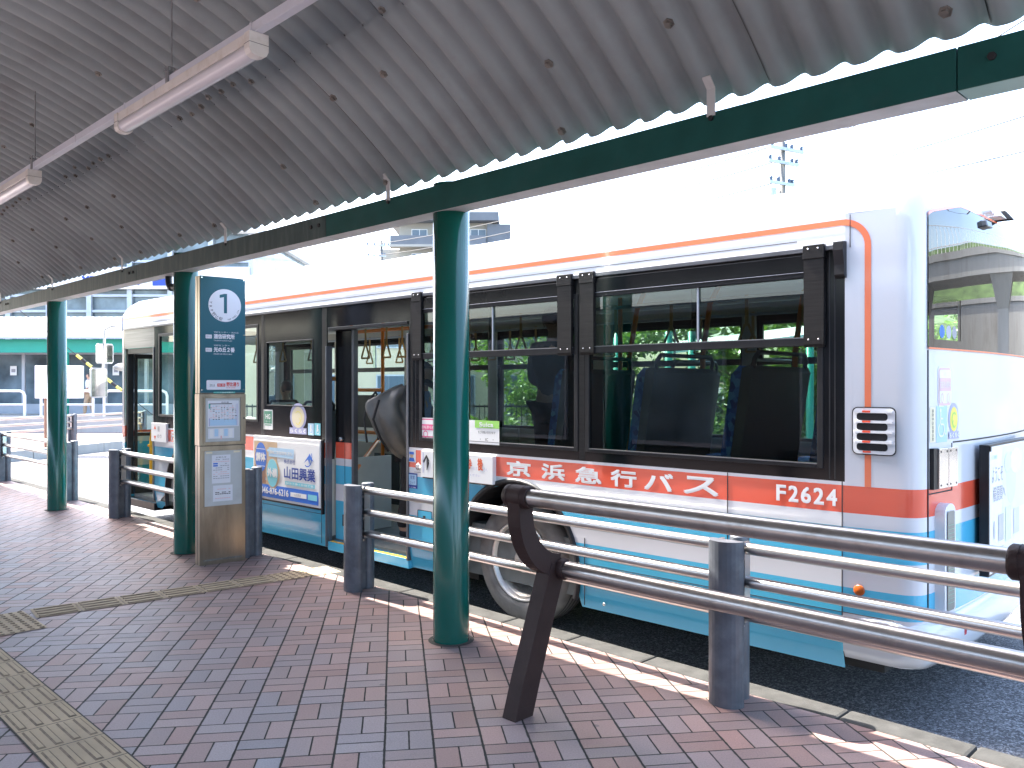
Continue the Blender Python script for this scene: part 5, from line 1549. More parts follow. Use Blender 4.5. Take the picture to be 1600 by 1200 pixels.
def mirror(w, sgn):
    m_ = MB(B)
    m_.tube([(10.30, w, 2.50), (10.55, w - sgn * 0.05, 2.50), (10.72, w - sgn * 0.08, 2.46), (10.76, w - sgn * 0.09, 2.10), (10.77, w - sgn * 0.09, 1.70)], 0.018, 10, 0)
    m_.tube([(10.30, w, 2.56), (10.70, w - sgn * 0.08, 2.54)], 0.012, 8, 0)
    m_.box(10.27, 10.35, w - 0.03, w + 0.06, 2.42, 2.62, 0)
    for (z0, z1, wx) in ((1.98, 2.26, 0.02), (1.50, 1.92, -0.06)):
        a = w - sgn * 0.09 + wx
        m_.prism([(a - 0.11, z0 + 0.03), (a - 0.09, z0), (a + 0.09, z0), (a + 0.11, z0 + 0.03), (a + 0.11, z1 - 0.03), (a + 0.09, z1), (a - 0.09, z1), (a - 0.11, z1 - 0.03)], 10.745, 10.80, 0, fr=lambda x, y, h: B(h, x, y))
        m_.add([(10.7435, a - 0.10, z0 + 0.02), (10.7435, a + 0.10, z0 + 0.02), (10.7435, a + 0.10, z1 - 0.02), (10.7435, a - 0.10, z1 - 0.02)], [(0, 1, 2, 3)], 1)
    m_.sphere(tuple(B(10.60, w + 0.10, 1.93)), 0.11, 14, 10, 0, (1, 1, 0.5))
    m_.build('side_mirror', [M['frame_white'], M['chrome']], bus)
mirror(0.02, 1); mirror(BW - 0.02, -1)
# ================================================================== people
def skin_mesh(name, joints, edges, mat, parent, sub=2):
    """joints: {key: ((x, y, z), radius)} in metres relative to the thing"""
    keys = list(joints); idx = {k: i for i, k in enumerate(keys)}
    me = bpy.data.meshes.new(name)
    me.from_pydata([joints[k][0] for k in keys], [(idx[a], idx[b]) for a, b in edges], [])
    o = bpy.data.objects.new(name, me); COL.objects.link(o); o.parent = parent
    me.materials.append(mat)
    sk = o.modifiers.new('skin', 'SKIN'); sk.use_smooth_shade = True; sk.use_x_symmetry = False
    lay = me.skin_vertices[0].data if me.skin_vertices else None
    if lay is None:
        bm = bmesh.new(); bm.from_mesh(me); bm.verts.layers.skin.verify(); bm.to_mesh(me); bm.free(); lay = me.skin_vertices[0].data
    for i, k in enumerate(keys):
        r = joints[k][1]
        lay[i].radius = r if isinstance(r, (tuple, list)) else (r, r)
        lay[i].use_root = (i == 0)
    ss = o.modifiers.new('subsurf', 'SUBSURF'); ss.levels = sub; ss.render_levels = sub
    return o
def person(label, loc, yaw, H, shirt, trousers, arms=((0.25, -0.05), (0.25, -0.05)), legs=(0.0, 0.0), lean=0.0, sit=False, group=None, bend=(0.15, 0.15), long_sleeve=False):
    t = thing('person', label, 'person', loc, group)
    t.rotation_euler = (0, 0, yaw)            # faces local +y
    k = H / 1.72
    J = {}; E = []
    hip = 0.92 * k if not sit else 0.50 * k
    ly = lambda z: lean * (z - hip)
    J['pelvis'] = ((0, 0, hip), (0.145 * k, 0.10 * k))
    J['waist'] = ((0, ly(hip + 0.17 * k), hip + 0.17 * k), (0.130 * k, 0.095 * k))
    J['chest'] = ((0, ly(hip + 0.38 * k), hip + 0.38 * k), (0.160 * k, 0.110 * k))
    J['neck0'] = ((0, ly(hip + 0.53 * k) + 0.005, hip + 0.53 * k), 0.062 * k)
    J['neck'] = ((0, ly(hip + 0.58 * k) + 0.01, hip + 0.58 * k), 0.052 * k)
    hy = ly(hip + 0.66 * k)
    J['jaw'] = ((0, hy + 0.030 * k, hip + 0.635 * k), (0.058 * k, 0.062 * k))
    J['face'] = ((0, hy + 0.015 * k, hip + 0.70 * k), (0.074 * k, 0.090 * k))
    J['crown'] = ((0, hy, hip + 0.755 * k), (0.066 * k, 0.080 * k))
    E += [('pelvis', 'waist'), ('waist', 'chest'), ('chest', 'neck0'), ('neck0', 'neck'), ('neck', 'jaw'), ('jaw', 'face'), ('face', 'crown')]
    J['nose'] = ((0, hy + 0.118 * k, hip + 0.685 * k), 0.012 * k); E.append(('face', 'nose'))
    for sx, nm in ((-1, 'l'), (1, 'r')):
        J[nm + 'ear'] = ((sx * 0.080 * k, hy + 0.0, hip + 0.69 * k), 0.014 * k); E.append(('face', nm + 'ear'))
        i = 0 if sx < 0 else 1
        sp_, sw = arms[i]
        J[nm + 'sh'] = ((sx * 0.175 * k, ly(hip + 0.47 * k), hip + 0.47 * k), 0.058 * k)
        el = (sx * (0.205 + sp_ * 0.15) * k, ly(hip + 0.47 * k) + sw * 0.28 * k, hip + 0.20 * k)
        J[nm + 'el'] = (el, 0.043 * k)
        wr = (el[0] + sx * 0.01 * k, el[1] + (sw * 0.2 + bend[i]) * k * 0.9, el[2] - 0.235 * k + abs(bend[i]) * 0.35 * k)
        J[nm + 'wr'] = (wr, 0.029 * k)
        pm = (wr[0], wr[1] + 0.02 * k, wr[2] - 0.075 * k)
        J[nm + 'palm'] = (pm, (0.034 * k, 0.018 * k))
        E += [('chest', nm + 'sh'), (nm + 'sh', nm + 'el'), (nm + 'el', nm + 'wr'), (nm + 'wr', nm + 'palm')]
        for f in range(4):
            L = (0.070, 0.082, 0.076, 0.060)[f] * k
            b0 = (pm[0], pm[1] + (0.027 - 0.018 * f) * k, pm[2] - 0.020 * k)
            J[nm + 'f%d' % f] = ((b0[0] - sx * 0.006 * k, b0[1] + 0.004 * k, b0[2] - L * 0.5), 0.0085 * k)
            J[nm + 'g%d' % f] = ((b0[0] - sx * 0.022 * k, b0[1] + 0.006 * k, b0[2] - L * 0.95), 0.0075 * k)
            E += [(nm + 'palm', nm + 'f%d' % f), (nm + 'f%d' % f, nm + 'g%d' % f)]
        J[nm + 'th'] = ((pm[0] - sx * 0.012 * k, pm[1] + 0.048 * k, pm[2] - 0.015 * k), 0.010 * k)
        J[nm + 'tt'] = ((pm[0] - sx * 0.022 * k, pm[1] + 0.060 * k, pm[2] - 0.050 * k), 0.008 * k)
        E += [(nm + 'palm', nm + 'th'), (nm + 'th', nm + 'tt')]
        st = legs[i]
        J[nm + 'hip'] = ((sx * 0.095 * k, 0, hip - 0.06 * k), 0.092 * k)
        if sit:
            J[nm + 'kn'] = ((sx * 0.12 * k, 0.42 * k, hip - 0.02 * k), 0.062 * k)
            J[nm + 'an'] = ((sx * 0.12 * k, 0.44 * k, 0.08 * k), 0.040 * k)
            fy = 0.44 * k
        else:
            J[nm + 'kn'] = ((sx * 0.10 * k, st * 0.30 + 0.02 * k, 0.49 * k), 0.060 * k)
            J[nm + 'an'] = ((sx * 0.10 * k, st * 0.55 - 0.02 * k, 0.085 * k), 0.042 * k)
            fy = st * 0.55 - 0.02 * k
        J[nm + 'toe'] = ((sx * 0.11 * k, fy + 0.15 * k, 0.04 * k), (0.045 * k, 0.032 * k))
        E += [('pelvis', nm + 'hip'), (nm + 'hip', nm + 'kn'), (nm + 'kn', nm + 'an'), (nm + 'an', nm + 'toe')]
    skin_mesh('body', J, E, M['skin'], t)
    def grow(keys, edges, add):
        out = {}
        for q in keys:
            p, r = J[q]
            r = tuple(x + add for x in r) if isinstance(r, tuple) else r + add
            out[q] = (p, r)
        return out
    ks = ['chest', 'waist', 'pelvis', 'neck0', 'lsh', 'rsh', 'lel', 'rel'] + (['lwr', 'rwr'] if long_sleeve else [])
    es = [e_ for e_ in E if e_[0] in ks and e_[1] in ks]
    skin_mesh('shirt', grow(ks, es, 0.016), es, shirt, t)
    ks = ['pelvis', 'lhip', 'rhip', 'lkn', 'rkn', 'lan', 'ran']
    es = [e_ for e_ in E if e_[0] in ks and e_[1] in ks]
    skin_mesh('trousers', grow(ks, es, 0.020), es, trousers, t)
    for nm in ('l', 'r'):
        a = J[nm + 'an'][0]; b_ = J[nm + 'toe'][0]
        skin_mesh('shoe', {'a': ((a[0], a[1] - 0.03, 0.05), (0.048, 0.05)), 'b': ((a[0], a[1] + 0.05, 0.048), (0.050, 0.045)), 'c': ((b_[0], b_[1] + 0.03, 0.035), (0.048, 0.032))}, [('a', 'b'), ('b', 'c')], M['dark'], t, 1)
    hp = J['crown'][0]
    hq = MB(); vs = []; fs = []
    cx, cy2, cz = hp[0], hp[1] - 0.008 * k, hip + 0.722 * k
    nn, mm = 20, 14
    for i in range(mm + 1):
        th = math.pi * i / mm
        for j in range(nn):
            ph = 2 * math.pi * j / nn
            vs.append((cx + 0.090 * k * math.sin(th) * math.cos(ph), cy2 + 0.108 * k * math.sin(th) * math.sin(ph), cz + 0.108 * k * math.cos(th)))
    for i in range(mm):
        for j in range(nn):
            th = math.pi * (i + 0.5) / mm; ph = 2 * math.pi * (j + 0.5) / nn
            front = math.sin(ph) * math.sin(th)
            if math.cos(th) > 0.30 + 0.25 * max(0.0, front) or (front < 0.05 and math.cos(th) > -0.62 - 0.2 * front):
                fs.append((i * nn + j, i * nn + (j + 1) % nn, (i + 1) * nn + (j + 1) % nn, (i + 1) * nn + j))
    hq.add(vs, fs, 0, True)
    hq.v = [p + Vector(loc) for p in hq.v]
    hq.build('hair', M['hair'], t)
    return t
def yaw_of(v): return math.atan2(-v.x, v.y)
FWD = Vector((-0.7252, 0.6885, 0)); INW = Vector((0.6885, 0.7252, 0))
person('person in dark trousers climbing the step inside the open middle door', B(4.76, 0.56, 0.22), yaw_of(INW * 0.57 - FWD * 0.82), 1.66, M['shirt_blue'], M['trousers'], lean=0.16, legs=(0.10, -0.12), bend=(0.5, 0.5))
person('dark standing passenger seen through the window left of the rear wheel', B(3.38, 1.02, 0.56), yaw_of(FWD * 0.2 + INW), 1.78, M['shirt_grey'], M['trousers'], arms=((0.3, 0.3), (0.2, 0.2)), bend=(0.5, 0.4), long_sleeve=True)
person('driver in a pale shirt sitting at the front of the bus', B(9.15, 1.85, 0.45), yaw_of(FWD), 1.68, M['shirt_white'], M['trousers'], sit=True, bend=(0.8, 0.8), long_sleeve=True)
# the pack on the boarding passenger's back
pk = thing('backpack', 'large dark grey nylon backpack carried by the passenger in the middle door', 'backpack', B(4.80, 0.34, 0.95))
q = MB()
fw_ = (FWD * 0.82 - INW * 0.57).normalized(); sd_ = Vector((-fw_.y, fw_.x, 0))
cen_ = B(4.775, 0.37, 1.36)
vs = []; fs = []
levels = [(-0.37, 0.03, 0.05, -0.11), (-0.35, 0.08, 0.09, -0.10), (-0.27, 0.14, 0.13, -0.07), (-0.16, 0.18, 0.17, -0.02), (-0.04, 0.205, 0.195, 0.03), (0.06, 0.21, 0.205, 0.06), (0.14, 0.20, 0.20, 0.075), (0.19, 0.185, 0.175, 0.06), (0.24, 0.165, 0.13, 0.0), (0.29, 0.12, 0.08, -0.06), (0.31, 0.04, 0.03, -0.09)]
rb = random.Random(5)
NL = 36
for i, (h, a, b_, sh_) in enumerate(levels):
    for j in range(NL):
        an = 2 * math.pi * j / NL
        c, s_ = math.cos(an), math.sin(an)
        c = math.copysign(abs(c) ** 0.7, c); s_ = math.copysign(abs(s_) ** 0.7, s_)
        w_ = 1 + 0.13 * math.sin(6 * an + i * 0.6) + 0.10 * math.sin(10 * an - i * 1.1) + rb.uniform(-0.035, 0.035)
        p = cen_ + sd_ * (a * c * w_) + fw_ * (b_ * s_ * w_ + sh_) + Vector((0, 0, h + 0.02 * math.sin(3 * an + i)))
        vs.append(tuple(p))
for i in range(len(levels) - 1):
    for j in range(NL): fs.append((i * NL + j, i * NL + (j + 1) % NL, (i + 1) * NL + (j + 1) % NL, (i + 1) * NL + j))
q.add(vs, fs, 0, True)
o_ = q.build('bag', M['pack'], pk); ss = o_.modifiers.new('subsurf', 'SUBSURF'); ss.levels = 1; ss.render_levels = 1
q = MB()
c0 = cen_ + fw_ * 0.235
q.tube([tuple(c0 + sd_ * 0.17 + Vector((0, 0, -0.22))), tuple(c0 + sd_ * 0.19 + fw_ * 0.02 + Vector((0, 0, 0.0))), tuple(c0 + sd_ * 0.16 - fw_ * 0.01 + Vector((0, 0, 0.17))), tuple(c0 - fw_ * 0.03 + Vector((0, 0, 0.25))), tuple(c0 - sd_ * 0.16 - fw_ * 0.01 + Vector((0, 0, 0.17))), tuple(c0 - sd_ * 0.19 + fw_ * 0.02), tuple(c0 - sd_ * 0.17 + Vector((0, 0, -0.22)))], 0.010, 8)
q.build('zip_seam', M['dark'], pk)
q = MB()
for sg in (-1, 1):
    c1 = cen_ + sd_ * (0.225 * sg) + fw_ * 0.10
    q.tube([tuple(c1 + Vector((0, 0, 0.18))), tuple(c1 + sd_ * (0.02 * sg) + fw_ * 0.05), tuple(c1 - sd_ * (0.03 * sg) + Vector((0, 0, -0.17))), tuple(c1 - sd_ * (0.10 * sg) - fw_ * 0.06 + Vector((0, 0, -0.30)))], 0.012, 8)
q.build('side_strap', M['dark'], pk)
q = MB()
for sg in (-1, 1):
    b0 = cen_ - fw_ * 0.17 + sd_ * (0.10 * sg)
    q.tube([tuple(b0 + Vector((0, 0, 0.30))), tuple(b0 - fw_ * 0.10 + Vector((0, 0, 0.36))), tuple(b0 - fw_ * 0.24 + Vector((0, 0, 0.28))), tuple(b0 - fw_ * 0.28 + Vector((0, 0, 0.05))), tuple(b0 - fw_ * 0.10 + Vector((0, 0, -0.25)))], 0.022, 8)
q.build('shoulder_strap', M['dark'], pk)

# ================================================================== trees and hedges behind the bus
def foliage(rx, ry, rz, n, leaf, seed, mat, zc, flat=False):
    r_ = random.Random(seed); q = MB()
    clumps = [(r_.uniform(-0.8, 0.8) * rx, r_.uniform(-0.8, 0.8) * ry, zc + r_.uniform(-0.85, 0.85) * rz, r_.uniform(0.30, 0.55)) for _ in range(34)]
    for _ in range(n):
        cx, cy2, cz, cr = r_.choice(clumps)
        v = Vector((r_.gauss(0, 1), r_.gauss(0, 1), r_.gauss(0, 1))).normalized() * (r_.random() ** 0.35)
        p = Vector((cx + v.x * cr * rx * 0.6, cy2 + v.y * cr * ry * 0.6, cz + v.z * cr * rz * 0.75))
        u = Vector((r_.gauss(0, 1), r_.gauss(0, 1), r_.gauss(0, 0.6))).normalized()
        w = u.cross(Vector((r_.gauss(0, 1), r_.gauss(0, 1), r_.gauss(0, 1)))).normalized()
        L = leaf * r_.uniform(0.7, 1.3)
        q.add([tuple(p - u * L), tuple(p + w * L * 0.45), tuple(p + u * L), tuple(p - w * L * 0.45)], [(0, 1, 2, 3)], 0)
    return q
def make_tree(name, label, loc, rx, ry, rz, zc, n, leaf, seed, mat, group, cat='tree'):
    t = thing(name, label, cat, loc, group)
    q = foliage(rx, ry, rz, n, leaf, seed, mat, zc)
    q.v = [p + Vector(loc) for p in q.v]
    q.build('crown', M[mat], t)
    r_ = random.Random(seed + 1); q = MB()
    q.tube([(0, 0, -0.1), (0.04, 0, zc * 0.4), (0.0, 0.03, zc)], [0.13, 0.10, 0.04], 10)
    for k in range(6):
        a = r_.uniform(0, 6.28); z0 = zc * r_.uniform(0.35, 0.8)
        q.tube([(0.02, 0, z0), (math.cos(a) * rx * 0.3, math.sin(a) * ry * 0.3, z0 + 0.3 * rz), (math.cos(a) * rx * 0.65, math.sin(a) * ry * 0.65, z0 + 0.6 * rz)], [0.05, 0.035, 0.012], 8)
    q.v = [p + Vector(loc) for p in q.v]
    q.build('trunk', M['bark'], t)
    return t
TG = 'leafy trees beyond the bus'
TX = [(5.6, 19.5, 'rounded leafy tree seen through the left pane of the rear bus window'),
      (8.2, 20.5, 'rounded leafy tree seen through the middle of the rear bus window'),
      (10.8, 21.5, 'rounded leafy tree seen beyond the rear end of the bus'),
      (3.3, 20.8, 'rounded leafy tree seen through the window above the rear wheel'),
      (13.6, 22.0, 'rounded leafy tree standing farthest right behind the bus'),
      (6.9, 23.2, 'tree in the second row, behind the rear bus window'),
      (1.0, 22.5, 'rounded leafy tree seen to the right of the second green column'),
      (9.6, 24.0, 'tree in the second row, behind the rear corner of the bus')]
T0 = make_tree('leafy_tree', TX[0][2], (TX[0][0], TX[0][1], -0.15), 1.7, 1.7, 1.75, 2.25, 5200, 0.10, 11, 'leaf', TG)
T1 = make_tree('leafy_tree', TX[1][2], (TX[1][0], TX[1][1], -0.15), 1.8, 1.6, 1.8, 2.3, 5200, 0.10, 23, 'leaf', TG)
for i, (x, y, lab) in enumerate(TX[2:]):
    c = copy_tree(T0 if i % 2 else T1, loc=(x, y, -0.15)); c['label'] = lab; c.rotation_euler = (0, 0, 1.3 * i + 0.5); c.scale = (1, 1, 0.92 + 0.03 * (i % 4))
HG = 'clipped bushes along the far kerb'
hx = [(-1.6, 17.5, 'low clipped bush seen beside the boarding passenger'), (-0.3, 17.6, 'low clipped bush seen left of the green column in the bus window'), (1.0, 17.7, 'low clipped bush seen through the lower left bus window'),
      (2.3, 17.8, 'low clipped bush seen past the standing passenger'), (4.2, 18.0, 'low clipped bush under the trees behind the rear window'), (5.6, 18.1, 'low clipped bush behind the bus seat backs'), (7.0, 18.2, 'low clipped bush behind the rearmost bus seats'), (8.4, 18.3, 'low clipped bush behind the rear corner of the bus')]
H0 = make_tree('bush', hx[0][2], (hx[0][0], hx[0][1], -0.15), 0.85, 0.6, 0.55, 0.65, 2600, 0.06, 31, 'leaf', HG, 'bush')
for i, (x, y, lab) in enumerate(hx[1:]):
    c = copy_tree(H0, loc=(x, y, -0.15)); c['label'] = lab; c.rotation_euler = (0, 0, 0.9 * i)
# iron fence behind the bushes
ff = thing('iron_fence', 'thin dark upright bar fence seen through the bus door and windows', 'fence', (2, 18.9, -0.15))
q = MB()
for k in range(150):
    x = -6.5 + k * 0.12
    q.box(x - 0.009, x + 0.009, 18.89, 18.91, -0.15, 1.25)
q.build('bars', M['dark'], ff)
q = MB()
for z in (0.0, 1.18): q.box(-6.5, 11.5, 18.88, 18.92, z, z + 0.04)
q.build('rails', M['dark'], ff)
# house and a parked car seen through the open door
hs = thing('house', 'beige rendered house with flat roof seen through the open bus door', 'house', (-3.6, 31, -0.15))
q = MB(); q.box(-9.5, 1.5, 28.5, 35, -0.15, 5.0); q.build('wall', M['beige'], hs)
q = MB(); q.box(-9.8, 1.8, 28.2, 35.3, 5.002, 5.25); q.build('roof', M['apt_grey'], hs)
for x in (-8.6, -6.8, -4.6, -2.4, -0.2):
    for z in (0.7, 3.0):
        w_ = MB(); w_.box(x - 0.05, x + 1.15, 28.46, 28.52, z - 0.05, z + 1.35); o_ = w_.build('window', M['frame_alu'], hs)
        w_ = MB(); w_.box(x, x + 1.1, 28.45, 28.458, z, z + 1.3); w_.build('pane', M['apt_glass'], o_)
cr = thing('parked_car', 'small white car parked beyond the bus, seen through the open door', 'car', (-3.35, 21.5, -0.15))
q = MB()
def carpro(y, x0, x1, pts): pass
prof = [(-2.0, 0.25), (-2.05, 0.55), (-1.95, 0.82), (-1.2, 0.92), (-0.55, 1.40), (0.2, 1.50), (1.2, 1.46), (1.75, 1.0), (2.0, 0.9), (2.05, 0.5), (2.0, 0.25)]
q.prism(prof, 20.7, 22.3, 0, fr=lambda a, b_, h: WD(-3.35 + a, h, -0.15 + b_))
q.build('body', M['white'], cr, bevel=0.05, seg=3)
q = MB()
q.prism([(-1.05, 0.95), (-0.50, 1.33), (0.25, 1.42), (1.1, 1.38), (1.5, 0.98)], 20.69, 20.695, 0, fr=lambda a, b_, h: WD(-3.35 + a, h, -0.15 + b_))
q.build('window', M['apt_glass'], cr)
for a in (-1.3, 1.3):
    for y, sg in ((20.72, 1), (22.28, -1)):
        q = MB(); q.lathe([(0.0, 0.0), (0.20, 0.0), (0.21, -0.01), (0.30, 0.0), (0.31, 0.05), (0.31, 0.18), (0.0, 0.18)], 24, fr=lambda x, y2, h, a=a, y=y, sg=sg: WD(-3.35 + a + x, y + sg * h, 0.16 + y2)); q.build('wheel', M['dark'], cr)

# a second shelter beyond the bus (green posts and pale roof in the rear window)
s2 = thing('far_bus_shelter', 'second shelter with green posts and pale roof seen through the rear bus window', 'bus shelter', (4.2, 16.6, -0.15))
for x in (2.05, 3.05, 3.5, 4.6, 5.8):
    q = MB(); q.lathe([(0.075, -0.15), (0.075, 2.72), (0.0, 2.73)], 16, fr=lambda a, b_, h, x=x: WD(x + a, 16.2 + b_, h)); q.build('post', M['far_green'], s2)
q = MB(); q.add([(3.1, 16.6, 2.30), (6.6, 16.6, 2.72), (6.6, 18.4, 2.95), (3.1, 18.4, 2.52), (3.1, 16.6, 2.36), (6.6, 16.6, 2.78), (6.6, 18.4, 3.01), (3.1, 18.4, 2.58)], [(0, 1, 2, 3), (4, 5, 6, 7), (0, 1, 5, 4), (1, 2, 6, 5), (2, 3, 7, 6), (3, 0, 4, 7)])
q.build('roof', M['far_roof'], s2)

# ================================================================== left background: island, platform, station
q = MB(); poly = [(-34, 17.2), (-14.2, 18.6), (-12.3, 19.3), (-11.75, 20.4), (-11.5, 22.0), (-10.9, 25.0), (-9.5, 28.0), (-9.0, 30), (-34, 30)]
q.prism(poly, -0.3, -0.02)
structure(q.build('traffic_island', pbr('pink_brick_island', (0.22, 0.16, 0.15), 0.8, 0, 0.2, 9), loc=(-20, 24, -0.3)))
q = MB()
ed = poly[:8]
for (x0, y0), (x1, y1) in zip(ed[:-1], ed[1:]):
    d = Vector((x1 - x0, y1 - y0, 0)); L = d.length; d.normalize(); n = Vector((d.y, -d.x, 0)); m = max(1, int(L / 0.9))
    for k in range(m):
        a = Vector((x0, y0, 0)) + d * (L * k / m + 0.01); b_ = Vector((x0, y0, 0)) + d * (L * (k + 1) / m - 0.01)
        q.add([tuple(a + n * 0.03 + Vector((0, 0, -0.2))), tuple(b_ + n * 0.03 + Vector((0, 0, -0.2))), tuple(b_ - n * 0.20 + Vector((0, 0, -0.2))), tuple(a - n * 0.20 + Vector((0, 0, -0.2))),
               tuple(a + n * 0.02 + Vector((0, 0, 0.10))), tuple(b_ + n * 0.02 + Vector((0, 0, 0.10))), tuple(b_ - n * 0.20 + Vector((0, 0, 0.10))), tuple(a - n * 0.20 + Vector((0, 0, 0.10)))],
              [(4, 5, 6, 7), (0, 1, 5, 4), (1, 2, 6, 5), (2, 3, 7, 6), (3, 0, 4, 7)])
structure(q.build('island_kerb', M['wall_concrete'], loc=(-20, 24, -0.2)))
# stainless rail on the island, in its own frame along the island's edge
ia = Vector((-13.15, 20.75, 0)); ib = Vector((-12.15, 25.6, 0)); idr = (ib - ia).normalized(); inr = Vector((idr.y, -idr.x, 0))
def IF(s, p, z): return ia + idr * s + inr * p + Vector((0, 0, z))
guard_rail([-3.3, 0.05, 3.05, 6.2], 0.0, 'distant stainless guard rail on the traffic island across the sunlit road', None, fr=IF)
q = MB(); q.box(-60, -5, 30, 60, -0.3, 0.55)
structure(q.build('platform', M['wall_concrete'], loc=(-30, 45, -0.3)))
# white hoop barriers along the platform edge
HB = 'white hoop barriers along the station platform'
def hoop(x0, x1, label):
    t = tag(MB().tube([(x0, 30.4, 0.55), (x0, 30.4, 1.30), (x0 + 0.05, 30.4, 1.42), (x0 + 0.17, 30.4, 1.48), (x1 - 0.17, 30.4, 1.48), (x1 - 0.05, 30.4, 1.42), (x1, 30.4, 1.30), (x1, 30.4, 0.55)], 0.05, 12).tube([(x0, 30.4, 0.98), (x1, 30.4, 0.98)], 0.04, 10).build('hoop_barrier', M['frame_white'], loc=((x0 + x1) / 2, 30.4, 0.55)), label, 'barrier', HB)
hoop(-20.2, -17.8, 'white hoop barrier at the far left edge, left of the white box'); hoop(-17.2, -15.3, 'white hoop barrier between the white box and the bus front'); hoop(-14.9, -12.6, 'white hoop barrier behind the front of the bus')
# white box on a pole
wb = thing('signal_cabinet', 'blank white metal box on a brown pole behind the farthest green column', 'cabinet', (-12.0, 22.2, -0.02))
q = MB(); q.box(-12.63, -11.49, 22.0, 22.35, 1.33, 2.20); q.build('box', M['frame_white'], wb, bevel=0.02)
q = MB(); q.lathe([(0.06, -0.02), (0.06, 1.33)], 16, fr=lambda a, b_, h: WD(-12.42 + a, 22.2 + b_, h)); q.build('pole', M['p_brown'], wb)
# guy wire with striped guard
gw = thing('guy_wire', 'yellow and black striped guy wire guard slanting in front of the station glass', 'guy wire', (-12.3, 26, 0.0))
q = MB()
A_ = at(120, 26, 2.62); B_ = at(190, 26, 1.52)
for k in range(9):
    q.tube([tuple(A_.lerp(B_, k / 9)), tuple(A_.lerp(B_, (k + 1) / 9))], 0.045, 10, k % 2)
q.build('striped_guard', [M['p_yellow'], M['dark']], gw)
q = MB(); q.tube([tuple(B_), tuple(B_.lerp(A_, -0.9))], 0.012, 6); q.tube([tuple(A_), tuple(A_.lerp(B_, -4.0))], 0.012, 6); q.build('wire', M['cable'], gw)
person('person in a white shirt and tan trousers walking on the station platform', at(139, 30.9, 0.55), R(100), 1.58, M['shirt_white'], M['khaki'], legs=(0.25, -0.2))

# far shelter along the station: green fascia, pale corrugated roof, glazed screen
fs2 = thing('station_shelter', 'station shelter with bright green fascia and sunlit pale corrugated roof at the left', 'shelter', (-18, 32, 0.55))
q = MB(); q.box(-40, -9, 31.4, 31.6, 2.92, 3.42); q.build('fascia', M['far_green'], fs2)
q = MB(); vs = []; fs = []
n = 240
for j, (y, z) in enumerate(((31.0, 3.46), (31.8, 3.75), (33.0, 4.15), (34.2, 4.42), (35.4, 4.55))):
    for i in range(n + 1):
        x = -40 + 31.0 * i / n
        vs.append((x, y, z + 0.05 * math.cos(math.pi * i)))
for j in range(4):
    for i in range(n): fs.append((j * (n + 1) + i, j * (n + 1) + i + 1, (j + 1) * (n + 1) + i + 1, (j + 1) * (n + 1) + i))
q.add(vs, fs); q.build('roof', M['far_roof'], fs2)
q = MB(); q.box(-40, -9, 30.98, 31.05, 3.425, 3.50); q.build('gutter', M['frame_alu'], fs2)
for x in (-27, -21.5, -16.9, -11.5):
    q = MB(); q.lathe([(0.12, 0.55), (0.12, 2.92)], 16, fr=lambda a, b_, h, x=x: WD(x + a, 31.5 + b_, h)); q.build('post', M['far_green'], fs2)
gs = thing('glazed_screen', 'grey framed glass screen wall under the green fascia at the left', 'glass screen', (-18, 33, 0.55))
for i in range(16):
    x = -34 + i * 1.62
    q = MB(); q.box(x + 0.14, x + 1.62 - 0.02, 33.0, 33.03, 0.95, 2.90); q.build('pane', M['facade_glass'], gs)
q = MB()
for i in range(17):
    x = -34 + i * 1.62
    q.box(x, x + 0.12, 32.95, 33.08, 0.55, 3.1)
q.box(-34, -8.0, 32.96, 33.07, 2.902, 3.05); q.box(-34, -8.0, 32.96, 33.07, 0.56, 0.945)
q.build('frame', M['frame_alu'], gs)
q = MB()
for px_ in (21, 181):
    a = at(px_, 32.93, 0)
    q.rect(a.x - 0.13, a.x + 0.13, 2.08, 2.45, 32.93, 0); q.rect(a.x - 0.08, a.x + 0.08, 2.2, 2.33, 32.925, 1)
q.build('notice', [M['p_white'], M['p_grey']], gs)
# station building behind
stn = thing('station_building', 'glass fronted station building with white sign band behind the pale shelter roof', 'station building', (-18, 46, 0.55))
q = MB(); q.box(-34, -12.5, 40.2, 56, 0.55, 9.0); q.build('wall', M['facade_glass'], stn)
q = MB()
for i in range(12):
    x = -34 + i * 1.95
    q.box(x - 0.12, x + 0.12, 40.0, 40.18, 0.55, 9.0)
for z in (4.2, 5.2, 5.95, 7.6): q.box(-34, -12.5, 40.06, 40.19, z, z + 0.12)
q.build('mullions', M['frame_alu'], stn)
q = MB(); q.box(-30, -12.6, 39.80, 39.98, 6.30, 7.35, 0)
def SF(a, off, z): return WD(a, 39.80 - off, z)
q.text('YRP野比駅', -20.6, -17.8, 6.45, 7.0, 0.01, 1, 0.02, SF); q.rect(-17.2, -16.3, 6.45, 7.15, 0.01, 1, SF); q.rect(-16.1, -15.0, 6.4, 7.15, 0.01, 2, SF)
q.build('sign_band', [M['frame_white'], M['p_navy'], M['p_orange'], M['p_red']], stn)
q = MB(); q.box(-34.3, -12.2, 39.6, 56.3, 9.002, 9.4); q.build('roof', M['far_roof'], stn)

